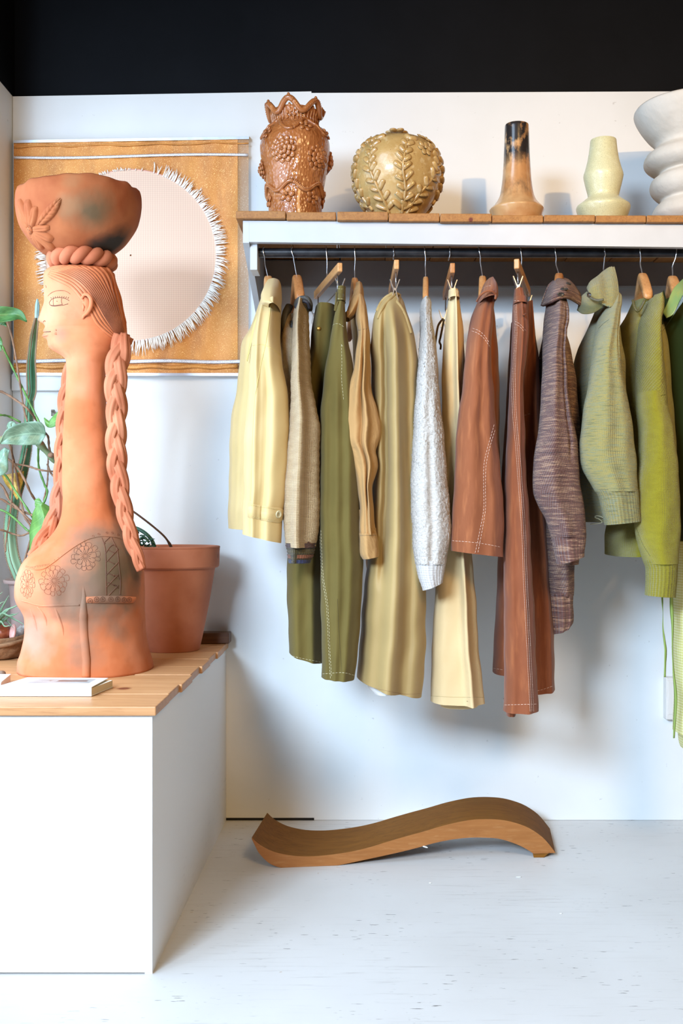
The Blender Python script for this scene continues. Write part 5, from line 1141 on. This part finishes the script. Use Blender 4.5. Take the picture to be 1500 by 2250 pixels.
m_ribbon = cloth('green_ribbon', S(136, 158, 78), S(124, 146, 68), 2000, .08, .5, 0, 10, .4)
G = garment('gingham_skirt', (1500, 1240), 'lime gingham skirt with green ribbon ties at the lower right edge', 'skirt')
by = loft([(1190,1484,1560),(1262,1481,1562),(1402,1480,1566),(1491,1482,1568),(1540,1486,1568),(1618,1483,1568),(1632,1482,1566)], [(0,2.72),(1,2.70)], [(0,.07),(1,.08)], [(-.5,-.5,.2,.02,0,2)], 14, seed=43); by.build('body', m_ging, G)
loft([(1560,1490,1560),(1640,1494,1560),(1652,1498,1558)], [(0,2.74),(1,2.74)], [(0,.06),(1,.06)], m=14, seed=44).build('inner_layer', m_ging, G)
for pts, w in (([(1454,1290),(1455,1330),(1456,1347),(1456,1380),(1459,1405),(1462,1430),(1461,1460),(1460,1488)], [4,4,1.2,2.5,4.5,5.5,4.5,4.5]), ([(1474,1290),(1475,1340),(1477,1369),(1477,1420),(1479,1470),(1484,1530),(1482,1580),(1480,1622)], [7,8,5,2.5,4,7,6,4])):
    P = spline(pts, 40); wf = pchip(np.linspace(0, 1, len(w)), w); rings = []
    for i in range(40):
        t = i / 39; wi = wf(t) / 2; a = .8 * math.sin(t * 9 + w[0]); rings.append([W(P[i][0] - wi, P[i][1], 2.625 + .004 * a), W(P[i][0], P[i][1], 2.622), W(P[i][0] + wi, P[i][1], 2.625 - .004 * a)])
    o = MB().grid(rings, False).build('ribbon', m_ribbon, G); thick(o, .001)
# ---------------------------------------------------------------- curved wooden piece on the floor
m_curve = wood('worn_brown_wood', S(134, 88, 32), S(116, 74, 26), S(92, 56, 18), 'X', .8, .75)
m_curve.node_tree.nodes['Principled BSDF'].inputs['Specular IOR Level'].default_value = .12
m_curve_end = wood('worn_brown_wood_end', S(162, 105, 54), S(146, 92, 44), S(188, 140, 92), 'X', .7, .5, streak=.5)
cw = thing('curved_wood', (0, 2.9, 0), 'S-curved plank of worn brown wood lying on the white floor under the clothes', 'wood piece')
topf = [(553,1840),(563,1850),(577,1860),(600,1871),(634,1879),(665,1881.5),(695,1881),(730,1877.5),(772,1871),(810,1862),(849,1850),(890,1838),(937,1825),(970,1815),(1003,1807),(1030,1802),(1055,1800),(1080,1800),(1106,1802),(1132,1808),(1157,1817),(1176,1828),(1193,1841),(1208,1858),(1220,1874)]
botf = [(553,1843),(560,1858),(567,1872),(577,1884),(590,1896),(604,1903),(618,1907),(638,1909.5),(659,1910),(685,1909.5),(711,1907),(755,1899),(798,1890),(840,1881),(880,1872),(916,1863),(952,1853),(985,1846),(1014,1842),(1035,1840.5),(1060,1840.5),(1096,1843),(1137,1856),(1160,1868),(1172,1876)]
def fd(px): return 2.757 + (px - 553) / 667 * .093
to = [W(px, py, fd(px)) for px, py in [(p[0], p[1]) for p in spline(topf, 64)]]; bo_ = [W(px, py, fd(px)) for px, py in [(p[0], p[1]) for p in spline(botf, 64)]]
def ring_at(i):
    off = Vector((.02 + .004 * (i / 63), .228 - .008 * (i / 63), 0)); a, b = to[i].copy(), bo_[i].copy(); b.z = max(b.z, 0.0004)
    if i == 0: b = a + Vector((.0, 0, -.004))
    return [a, a + off, b + off, b]
R_ = [ring_at(i) for i in range(64)]; mb = MB()
for k in range(4):
    mb.grid([[r[k], r[(k + 1) % 4]] for r in R_], False)
mb.f.append(tuple(len(mb.v) + i for i in range(4))); mb.v += [tuple(p) for p in R_[-1]]; mb.uv += [(0, 0)] * 4
mb.f.append(tuple(len(mb.v) + i for i in range(4))); mb.v += [tuple(p) for p in R_[0]]; mb.uv += [(0, 0)] * 4
o = mb.build('board', m_curve, cw, ang=35)
o.data.materials.append(m_curve_end)
for p in o.data.polygons:
    if p.normal.y < -.8: p.material_index = 1
q0 = W(1172, 1874, 2.848); MB().prism8([(q0.x, 2.848, .0005), (q0.x + .028, 2.848, .0005), (q0.x + .052, 3.06, .0005), (q0.x + .024, 3.06, .0005), (q0.x - .004, 2.848, .0185), (q0.x + .045, 2.848, .0155), (q0.x + .068, 3.06, .0155), (q0.x + .02, 3.06, .0185)]).build('foot', m_curve, cw, False)
chip = MB(); chip.ellipsoid(W(934, 1861, fd(934) - .0005), (Vector((.008, 0, -.002)), Vector((0, .001, 0)), Vector((0, 0, .0022))), 8, 5); chip.build('paint_chip', m_white, cw)
# bits on the floor
def fp(px, py): d = EYE * F / (py - CY); return W(px, py, d)
for px, py, L in ((1139, 1928, .012), (1232, 2008, .006), (945, 1941, .006)):
    p = fp(px, py); mb = MB(); mb.ellipsoid(p + Vector((0, 0, .0015)), (Vector((L * .7, 0, 0)), Vector((0, .003, 0)), Vector((0, 0, .0012))), 7, 5)
    tag(mb.build('paint_flake', m_white, base=p), {1139: 'largest white paint flake on the floor right of the curved wood', 1232: 'small paint flake on the open floor nearest the viewer', 945: 'small paint flake in front of the middle of the curved wood'}[px], 'paint flake')
# outlet cover on the wall
ou = thing('outlet_box', W(1478, 1535, WALL), 'white plastic outlet box on the wall at the right edge', 'outlet')
m_plastic = plain('white_plastic', S(220, 216, 210), rough=.4, bstr=0)
D2 = WALL - .035
o = MB().box((W(1463, 0, D2).x, D2, W(0, 1582, D2).z), (W(1515, 0, D2).x, WALL, W(0, 1489, D2).z)).build('cover', m_plastic, ou, False); bevel(o, .004, 3)
o = MB().box((W(1467, 0, D2).x, D2 - .002, W(0, 1570, D2).z), (W(1511, 0, D2).x, D2 + .001, W(0, 1496, D2).z)).build('lid', m_plastic, ou, False); bevel(o, .0015)
# ---------------------------------------------------------------- things on the counter
m_pot, nt, b = nodes('terracotta_pot'); g = NT(nt); setp(b, .75, .25)
c = g.mix(g.rng(g.noise(7, 4), .38, .65), S(186, 120, 90), S(168, 102, 74)); c = g.mix(g.math('MULTIPLY', g.rng(g.noise(3, 3, g.vec((1, 1, 2))), .55, .7), .35), c, S(150, 92, 66))
c = g.mix(g.math('MULTIPLY', g.blob(W(474, 1221, 2.985), .012, .1, 60, .6), .5), c, S(110, 66, 52))
g.link(c, b.inputs['Base Color']); g.link(g.bump(g.noise(160, 3), .12, .001), b.inputs['Normal'])
PD = 3.0; PX = 378; PPM = F / PD
tp = thing('terracotta_pot', W(PX, 1428, PD), 'large terracotta flower pot behind the clay figure', 'pot')
def plathe(cx, prof, d, n=64, dense=0):
    pp = F / d; rings = []
    for p in (spline(prof, dense) if dense else prof):
        py, r = p[0], p[1]; rings.append([Vector(((cx + r * math.cos(a) - CX) / pp, d + r * math.sin(a) / pp, max(EYE + (CY - py) / pp, CT + .001))) for a in np.linspace(0, 2 * math.pi, n, endpoint=False)])
    return MB().grid(rings, True, True, True)
o = plathe(PX, [(1428,20),(1428,56),(1427,59),(1424,60.5),(1400,66),(1330,80),(1252,93),(1248.5,94),(1247,95),(1246,100),(1243,102.5),(1235,103),(1212,103.5),(1206,104),(1204.5,103.5),(1203,104.5),(1201,104.5),(1199.5,103),(1199,100),(1199.5,96),(1204,93),(1225,90),(1226,2)], PD).build('pot', m_pot, tp, ang=35)
m_soil = plain('potting_soil', S(58, 46, 36), S(40, 32, 26), 60, .95, 120, 1, .01)
plathe(PX, [(1222,90.5),(1216,88),(1214,40),(1213,2)], PD).build('soil', m_soil, tp)
m_seal = plain('stamp_mark', S(120, 74, 58), rough=.8, bstr=0)
m_twig = plain('dry_brown_twig', S(96, 68, 48), S(72, 50, 36), 80, .8, 200, .3)
MB().tube([W(*p) for p in spline([(379,1214,3.0),(374,1198,2.99),(362,1180,2.97),(340,1160,2.96),(312,1138,2.95),(286,1120,2.95),(262,1110,2.95)], 24)], [.0045] * 4 + [.0032] * 20, 6).build('dead_stem', m_twig, tp)
m_succ = plain('dark_green_succulent', S(44, 92, 66), S(30, 70, 48), 40, .5, 80, .2)
mb = MB(); rnd = random.Random(5)
mb.tube([W(*p) for p in spline([(290,1158,3.0),(305,1163,2.99),(322,1174,2.98),(334,1188,2.98),(340,1202,2.98)], 16)], .0055, 8)
mb.tube([W(*p) for p in spline([(300,1200,2.95),(306,1186,2.95),(316,1180,2.95),(328,1192,2.95)], 12)], .0035, 7)
for i in range(46):
    x = rnd.uniform(298, 344); y = 1166 + (x - 298) * .55 + rnd.uniform(0, 26); a = rnd.uniform(0, 6.28); d_ = rnd.uniform(2.93, 3.0)
    mb.tube([W(x, min(y, 1206), d_), W(x + 6 * math.cos(a), min(y, 1206) - 5 * abs(math.sin(a)), d_ - .006), W(x + 10 * math.cos(a), min(y, 1206) - 8 * abs(math.sin(a)), d_ - .010)], [.0022, .0018, .0005], 5)
mb.build('trailing_stems', m_succ, tp)
m_block = wood('dark_walnut_block', S(110, 72, 44), S(82, 52, 32), S(54, 34, 22), 'X', 1.2, .45)
o = tag(MB().box((W(425, 1, 3.13).x, 3.13, CT + .001), (W(503, 1, 3.13).x, 3.185, EYE + (CY - 1391) / (F / 3.13))).build('wood_block', m_block, smooth=False, base=(W(464, 1415, 3.15).x, 3.15, CT)), 'dark wooden block against the wall at the back of the counter', 'wood block'); bevel(o, .003)
# books
m_page = plain('book_pages', S(226, 216, 196), S(206, 194, 170), 10, .9, 400, .2, .0006, mscale=(.02, .02, 1))
m_cover, nt, b = nodes('white_book_cover'); g = NT(nt, 'UV'); setp(b, .3, .5)
sp = g.n('ShaderNodeSeparateXYZ'); g.link(g.tc.outputs['UV'], sp.inputs[0]); u, v = sp.outputs[0], sp.outputs[1]
def win(q, a, bb, e=.01): return g.math('MULTIPLY', g.rng(q, a - e, a + e), g.rng(q, bb + e, bb - e))
pic = g.math('MULTIPLY', win(u, .20, .90), win(v, .40, .88))
picc = g.mix(g.rng(g.noise(5, 3, g.vec((1, 3, 1))), .4, .6), S(150, 160, 160), S(182, 188, 186))
c = g.mix(pic, S(240, 240, 238), picc); bar = g.math('MULTIPLY', win(u, .50, .84), win(v, .60, .72)); c = g.mix(bar, c, S(92, 74, 70))
tw = g.math('MULTIPLY', g.math('MULTIPLY', win(u, .27, .48), win(v, .60, .72, .05)), g.rng(g.noise(14, 3, g.vec((1, .5, 1))), .55, .6)); c = g.mix(tw, c, S(110, 84, 66))
g.link(c, b.inputs['Base Color'])
m_white_paper = plain('white_cover_board', S(238, 238, 236), rough=.4, bstr=0)
bk = thing('white_book', (-.68, 2.29, CT + .001), 'white art book with a landscape picture on its cover at the counter front', 'book')
zt_ = CT + .0195
FLx, FRx, BRx, BLx = (W(-10, 1530, 2.228).x, W(201, 1531, 2.228).x, W(249, 1493, 2.345).x, W(62, 1488, 2.36).x)
def slab(z0, z1, ins=0.0, backcut=0.0):
    P = [(FLx + ins, 2.228 + ins), (FRx - ins, 2.228 + ins), (BRx - ins - backcut, 2.343 - ins), (BLx + ins, 2.352 - ins)]
    return MB().prism8([(x, y, z0) for x, y in P] + [(x, y, z1) for x, y in P])
slab(CT + .0012, CT + .0032).build('back_board', m_white_paper, bk, False)
slab(CT + .0032, zt_ - .002, .0012).build('page_block', m_page, bk, False)
MB().prism8([(FLx, 2.2275, CT + .0012), (FRx, 2.2275, CT + .0012), (FRx, 2.2290, CT + .0012), (FLx, 2.2290, CT + .0012), (FLx, 2.2275, zt_), (FRx, 2.2275, zt_), (FRx, 2.2290, zt_), (FLx, 2.2290, zt_)]).build('spine', m_white_paper, bk, False)
mb = MB().grid([[(FLx, 2.2275, zt_), (FRx, 2.2275, zt_)], [(BLx, 2.352, zt_ + .001), (BRx - .0115, 2.343, zt_ + .0012)]], False, uvs=[[(0, 0), (1, 0)], [(0, 1), (1, 1)]])
o = mb.build('front_board', m_cover, bk, False); sd = o.modifiers.new('solid', 'SOLIDIFY'); sd.thickness = .0018; sd.offset = -1
m_pinkb = plain('pale_pink_cover', S(226, 208, 212), rough=.4, bstr=0); m_print = plain('dark_print', S(60, 56, 60), rough=.5, bstr=0)
b2 = thing('pale_book', (-.85, 2.36, CT + .001), 'pale pink book cut off by the left edge beside the white book', 'book')
d0 = 2.30; z2 = CT + .021
P = [(-.95, d0), (W(3, 1515, d0).x, d0), (W(24, 1490, 2.41).x, 2.41), (-.95, 2.41)]
MB().prism8([(x, y, CT + .0012) for x, y in P] + [(x, y, CT + .003) for x, y in P]).build('back_board', m_pinkb, b2, False)
MB().prism8([(x - .001, y, CT + .003) for x, y in P] + [(x - .001, y, z2 - .002) for x, y in P]).build('page_block', m_pinkb, b2, False)
MB().prism8([(x, y, z2 - .002) for x, y in P] + [(x, y, z2) for x, y in P]).build('front_board', m_white_paper, b2, False)
p = W(4, 1484, 2.50); mb = MB(); mb.ellipsoid(Vector((p.x, 2.5, CT + .008)), (Vector((.010, 0, 0)), Vector((0, .008, 0)), Vector((0, 0, .0075))), 12, 8)
tag(mb.build('pebble', plain('brown_pebble', S(120, 92, 70), S(90, 70, 54), 90), base=(p.x, 2.5, CT)), 'small brown pebble at the left edge behind the pale book', 'pebble')
# driftwood bowl, shell, air plant
m_drift = wood('driftwood', S(150, 112, 78), S(116, 80, 50), S(70, 46, 30), 'X', 1.5, .8)
BD = 2.84; bw = thing('wooden_bowl', W(2, 1448, BD), 'rough carved wooden bowl holding shells beside the clay figure', 'bowl')
bp = F / BD
rings = []
for p in spline([(1444.5,20),(1444.5,44),(1440,56),(1425,64),(1410,67),(1398,68),(1392,66),(1397,61),(1415,56),(1432,40),(1436,4)], 34):
    ring = []
    for j in range(56):
        a = 2 * math.pi * j / 56; r = p[1] * (1 + .03 * math.sin(3 * a) + .02 * math.sin(11 * a + p[0] * .2)); edge = max(0, 1 - abs(p[0] - 1394) / 20)
        ring.append(Vector(((-4 + r * math.cos(a) - CX) / bp, BD + r * math.sin(a) / bp, max(CT + .001, EYE + (CY - p[0] + edge * 4 * math.sin(2 * a + .6)) / bp))))
    rings.append(ring)
MB().grid(rings, True, True, True).build('bowl', m_drift, bw)
MB().tube([W(-70, 1425, 2.76), W(-20, 1424, 2.755), W(20, 1416, 2.765), W(45, 1409, 2.79), W(58, 1402, 2.82)], [.004, .006, .006, .005, .002], 8).build('carved_ridge', m_drift, bw)
m_coral = plain('chalky_white_shell', S(214, 208, 198), S(150, 140, 128), 70, .9, 150, .9, .006)
mb = MB(); rings = []
for i in range(24):
    t = i / 23; c_ = W(22 + 44 * t, 1408 - 34 * t + 18 * t * t, 2.87); r = .028 * math.sin(math.pi * min(.97, .12 + .8 * t)) ** .7
    rings.append([c_ + Vector((.25 * r * math.cos(a), r * math.sin(a), r * math.cos(a))) * (1 + .10 * math.sin(9 * a + i)) for a in np.linspace(0, 6.283, 28, endpoint=False)])
tag(mb.grid(rings, True, True, True).build('white_shell', m_coral, base=W(40, 1405, 2.87)), 'chalky white ribbed shell in the wooden bowl against the figure', 'shell')
m_sh = plain('glossy_brown_shell', S(170, 92, 58), S(128, 60, 36), 26, .25, 30, .1, coat=.4); m_lip = plain('pink_shell_lip', S(226, 182, 168), S(206, 150, 138), 30, .3, bstr=0)
sh2 = thing('brown_shell', W(12, 1400, 2.81), 'glossy brown shell with a pink lip in the wooden bowl', 'shell')
mb = MB(); mb.ellipsoid(W(3, 1389, 2.815), (Vector((.030, 0, -.006)), Vector((0, .024, 0)), Vector((.005, 0, .024))), 20, 14); mb.build('shell_body', m_sh, sh2)
mb = MB(); mb.ellipsoid(W(28, 1389, 2.80), (Vector((.0095, -.008, -.004)), Vector((.003, .004, .022)), Vector((.004, .005, 0))), 16, 10); mb.build('shell_lip', m_lip, sh2)
m_air = plain('air_plant_leaf', S(116, 142, 108), S(86, 114, 84), 30, .55, 100, .2)
air = thing('air_plant', W(0, 1372, 2.78), 'spiky grey green air plant growing over the wooden bowl', 'plant')
for k, L in enumerate([((-14,1378),(0,1345),(14,1318),(20,1308)), ((-14,1378),(8,1345),(30,1334),(52,1325)), ((-14,1378),(10,1352),(34,1362),(56,1374)), ((-14,1378),(4,1348),(22,1354),(42,1346)), ((-14,1380),(0,1362),(14,1364),(30,1380)),
                       ((-14,1378),(-6,1340),(2,1325),(12,1322)), ((-14,1378),(4,1356),(18,1340),(24,1337)), ((-14,1380),(2,1366),(10,1376),(24,1374)), ((-14,1378),(-10,1345),(-6,1315),(6,1300)), ((-12,1380),(6,1366),(26,1350),(38,1351))]):
    d_ = 2.79 - .012 * (k % 4); q = spline([W(p[0], p[1], d_ - .01 * i) for i, p in enumerate(L)], 14)
    MB().tube(q, [.0046 * (1 - (i / 13) ** 1.6) + .0004 for i in range(14)], 7, flat=.45).build('leaf', m_air, air)
# mauve pot with a spiny cactus, vine
m_mauve = plain('mauve_grey_pot', S(150, 126, 116), S(136, 112, 104), 12, .7, 80, .1)
QD = 2.97; qp = F / QD
pt = thing('mauve_pot', W(86, 1428, QD), 'mauve grey plant pot with a lipped rim half hidden by the clay figure', 'pot')
o = plathe(86, [(1432,30),(1431,52),(1400,57),(1284,62),(1281,63),(1280,73),(1277,75),(1273,75),(1272,72),(1276,66),(1300,60),(1301,2)], QD, 56).build('pot', m_mauve, pt, ang=35)
plathe(86, [(1292,62),(1287,58),(1286,2)], QD, 40).build('soil', m_soil, pt)
m_cact, nt, b = nodes('cactus_green'); g = NT(nt); setp(b, .55, .4)
zs = g.n('ShaderNodeSeparateXYZ'); g.link(g.geo.outputs['Position'], zs.inputs[0])
c = g.mix(g.rng(g.noise(14, 4), .35, .65), S(86, 130, 96), S(58, 104, 70)); c = g.mix(g.rng(zs.outputs[2], 1.03, .86), c, S(124, 154, 122)); c = g.mix(g.math('MULTIPLY', g.rng(zs.outputs[2], 1.38, 1.5), .6), c, S(122, 120, 60))
g.link(c, b.inputs['Base Color']); m_spine = plain('pale_spines', S(150, 120, 90), rough=.6, bstr=0)
cac = thing('cactus', W(45, 1290, QD), 'tall ribbed spiny cactus growing past the wall hanging', 'cactus')
def cactus(path, rad, spines=True, m=m_cact, n=70):
    P = [Vector(v) for v in spline([W(*p) for p in path], n)]; rf = pchip(np.linspace(0, 1, len(rad)), rad)
    rr = [rf(i / (n - 1)) * 2.97 / F for i in range(n)]; mb = MB(); mb.tube(P, rr, 16, 4, .28, 1, True, 2.0); mb.build('stem', m, cac)
    if spines:
        mb = MB(); rnd = random.Random(len(path)); T = 0
        for i in range(1, n - 1):
            t = (P[i + 1] - P[i - 1]).normalized(); s_ = t.cross(Vector((0, 1, 0))).normalized()
            for h in (0.0, .5):
                for sgn, dv in ((1, Vector((0, -.15, 0))), (-1, Vector((0, -.15, 0))), (.15, Vector((0, -1, 0)))):
                    o_ = (s_ * sgn + dv).normalized(); c0 = P[i] + (P[i+1] - P[i]) * h + o_ * (rr[i] * 1.12); mb.tube([c0, c0 + o_ * .0045 + t * .0012], [.0020, .0004], 4)
        tag(mb.build('spines', m_spine, cac), kind='stuff')
cactus([(52,1288,2.97),(42,1262,2.97),(29,1226,2.97),(23,1180,2.97),(25,1135,2.97),(34,1090,2.97),(47,1045,2.97),(57,1000,2.97),(62,960,2.97),(64,915,2.97),(66,868,2.97)], [12,12,11.5,11,11,10.5,10,9,8,8,6])
cactus([(66,880,2.97),(70,862,2.97),(70,840,2.97),(69,800,2.97),(71,770,2.97),(75,735,2.97),(79,710,2.97),(81,699,2.97)], [6,7.5,8,7,6,5.5,4,2.5])
m_new = plain('pale_new_growth', S(170, 196, 190), S(140, 172, 166), 30, .5, bstr=0)
cactus([(80,705,2.97),(81,690,2.97),(82,670,2.97),(82,657,2.97)], [2.5,4,4,1.5], False, m_new, 16)
# vine with long stems and big leaves
vin = thing('philodendron', W(62, 1290, QD), 'leggy vine with woody stems and large green leaves at the left edge', 'plant')
m_stem = plain('woody_vine_stem', S(140, 104, 76), S(110, 80, 58), 60, .75, 160, .4); m_gst = plain('green_vine_stem', S(96, 138, 62), S(70, 110, 46), 40, .5, 80, .1)
m_thick, nt, b = nodes('thick_vine_trunk'); g = NT(nt); setp(b, .65, .3)
g.link(g.mix(g.rng(g.noise(26, 4), .45, .58), S(112, 128, 90), S(146, 108, 72)), b.inputs['Base Color']); g.link(g.bump(g.noise(60, 4), .4, .004), b.inputs['Normal'])
for L, r, m in (([(50,1288),(52,1240),(66,1190),(70,1160),(56,1140),(46,1100),(36,1040),(28,1005),(24,985),(14,960)], 2.6, m_stem), ([(0,860),(14,866),(36,880),(58,896),(72,912),(84,928)], 2.6, m_stem), ([(16,706),(26,740),(34,780),(42,830),(48,870),(54,905),(60,925)], 2.2, m_stem),
                ([(0,998),(20,1010),(40,1030),(56,1058),(66,1080),(78,1100)], 2.6, m_stem), ([(34,1020),(60,1024),(90,1033),(128,1037)], 2.2, m_stem), ([(0,1064),(20,1098),(38,1116),(60,1138),(78,1155)], 2.8, m_stem), ([(0,1096),(26,1112),(50,1124),(80,1135)], 2.6, m_stem),
                ([(0,1164),(28,1173),(46,1177),(70,1168)], 2.2, m_stem), ([(5,760),(24,800),(48,850),(70,895),(88,932)], 2.4, m_gst), ([(4,1038),(36,1082),(60,1118),(80,1150)], 2.4, m_gst), ([(0,1120),(26,1134),(60,1165),(66,1168)], 2.4, m_gst), ([(86,960),(84,1000),(86,1030),(98,1065),(104,1082),(96,1105),(88,1115)], 2.4, m_gst),
                ([(12,1212),(14,1180),(20,1150),(27,1080),(28,1010)], 1.8, m_stem), ([(60,985),(52,1018),(46,1040)], 1.6, m_stem), ([(92,948),(105,958),(108,985),(118,1008),(124,1006)], 2.6, m_stem), ([(104,1020),(112,1040),(124,1052)], 2.2, m_stem), ([(106,1000),(104,1060),(96,1100)], 1.8, m_stem), ([(0,912),(20,915),(46,928)], 2.4, m_gst)):
    if L[0][0] <= 6 and L[0][1] < 1200 and L[0][0] != 5: L = [(L[0][0] - 90, 2 * L[0][1] - L[1][1] if L[1][0] - L[0][0] > 8 else L[0][1])] + list(L)
    q = spline([W(p[0], p[1], 2.90 + .03 * math.sin(i * 1.3 + L[0][1])) for i, p in enumerate(L)], 30)
    MB().tube(q, [r * 2.9 / F * (1 + .18 * math.sin(i * 1.9)) for i in range(30)], 7).build('vine_stem', m, vin)
q = spline([W(*p) for p in ((-110,990,2.90),(-40,976,2.88),(0,968,2.87),(20,962,2.86),(40,955,2.86),(62,960,2.86),(82,970,2.87),(100,990,2.88),(118,1008,2.90),(132,1025,2.93))], 50)
MB().tube(q, [9.0 * 2.87 / F * (1 + .16 * math.sin(i * .9) - .004 * i) for i in range(50)], 10).build('trunk', m_thick, vin)
for p, r in (((38,952,2.85),.008), ((70,958,2.85),.007), ((42,972,2.85),.006), ((112,1000,2.87),.010)):
    mb = MB(); mb.ellipsoid(W(*p), (Vector((r, 0, 0)), Vector((0, r, 0)), Vector((0, 0, r * .8))), 8, 6); mb.build('stem_knot', m_stem, vin)
def leafm(name, c1, c2): 
    m, nt, b = nodes(name); g = NT(nt, 'UV'); setp(b, .38, .5)
    sp = g.n('ShaderNodeSeparateXYZ'); g.link(g.tc.outputs['UV'], sp.inputs[0]); v = g.math('ABSOLUTE', g.math('SUBTRACT', sp.outputs[1], .5))
    c = g.mix(g.rng(g.noise(5, 3), .4, .6), c1, c2); vein = g.math('MAXIMUM', g.rng(v, .03, .0), g.math('MULTIPLY', g.rng(g.math('SINE', g.math('MULTIPLY', g.math('SUBTRACT', sp.outputs[0], g.math('MULTIPLY', v, .55)), 44)), .93, 1.0), .5))
    light = tuple(min(1, x * 1.7 + .02) for x in c1[:3]) + (1,); g.link(g.mix(g.math('MULTIPLY', vein, .6), c, light), b.inputs['Base Color']); b.inputs['Transmission Weight'].default_value = 0
    return m
m_lf1 = leafm('leaf_mid_green', S(74, 116, 62), S(56, 98, 50)); m_lf2 = leafm('leaf_blue_green', S(112, 138, 112), S(90, 118, 94)); m_lf3 = leafm('leaf_bright_green', S(98, 138, 62), S(78, 120, 50)); m_lfy = leafm('leaf_yellow', S(196, 160, 62), S(150, 110, 48))
def leaf(mid, wid, d0, d1, m, curl=.3, name='leaf', label=None, heart=.0, n=26, skew=0.0):
    """mid: pixel midline; wid: half widths in px along it"""
    P = spline(mid, n); wf = pchip(np.linspace(0, 1, len(wid)), wid); rings = []; uvs = []
    for i in range(n):
        t = i / (n - 1); a = Vector(P[max(i-1,0)][:2]); bb = Vector(P[min(i+1,n-1)][:2]); tg = (bb - a).normalized(); sd_ = Vector((-tg.y, tg.x)); w = max(wf(t), .2); d = d0 + (d1 - d0) * t; r = []; u = []
        for j in range(-5, 6):
            v = j / 5; r.append(W(P[i][0] + sd_.x * v * w - tg.x * heart * w * abs(v) * (1 - t), P[i][1] + sd_.y * v * w - tg.y * heart * w * abs(v) * (1 - t), d + (curl * abs(v) ** 1.5 + skew * v) * w * d / F + .0015 * math.sin(t * 14 + v * 2))); u.append((t, .5 + v * .5))
        rings.append(r); uvs.append(u)
    o = MB().grid(rings, False, uvs=uvs).build(name, m, vin); s = o.modifiers.new('solid', 'SOLIDIFY'); s.thickness = .0008; s.offset = 0
    if label: o['label'] = label
    return o
leaf([(-40,696),(-10,692),(20,690),(42,692),(59,707)], [6,19,17,12,1], 2.80, 2.84, m_lf1, -.5)
leaf([(0,705),(10,712),(14,718)], [8,5,.5], 2.83, 2.83, m_lf1)
leaf([(-10,740),(0,752),(2,772)], [10,5,.5], 2.82, 2.82, m_lf1)
leaf([(100,955),(78,952),(50,954),(24,960),(2,974)], [2,26,25,20,2], 2.84, 2.80, m_lf2, -.35, heart=.5, skew=-.25)
leaf([(98,948),(88,942),(72,944)], [3,13,4], 2.86, 2.84, m_lf2, -.2)
leaf([(140,905),(122,924),(108,932),(97,918)], [9,11,8,1], 2.80, 2.84, m_lf3, .4)
leaf([(16,942),(26,934),(36,940)], [3,9,3], 2.88, 2.88, m_lf2, .2)
leaf([(-14,1045),(0,1015),(10,995),(16,986)], [10,24,14,6], 2.84, 2.85, m_lf2, .2)
leaf([(88,1108),(96,1140),(88,1180),(74,1215),(62,1236)], [6,25,27,15,1], 2.84, 2.86, m_lf3, .55, heart=.5)
leaf([(84,1122),(84,1104),(80,1096)], [2,8,5], 2.87, 2.88, m_lf3, .2)
leaf([(28,1040),(32,1060),(36,1080),(38,1098)], [25,20,10,1], 2.93, 2.93, m_lfy, .4, label='withered yellow leaf')
for o in bpy.data.objects:
    if o.name.split('.')[0] in ('stitching', 'seam', 'scored_flower', 'laced_panel', 'neckline_stamp', 'ring_stamp', 'pricked_dots', 'bead_row', 'crown_bead', 'hair_grooves', 'eye_drawing'): o['kind'] = 'stuff'
for o in bpy.data.objects:
    if '_o' in o: del o['_o']
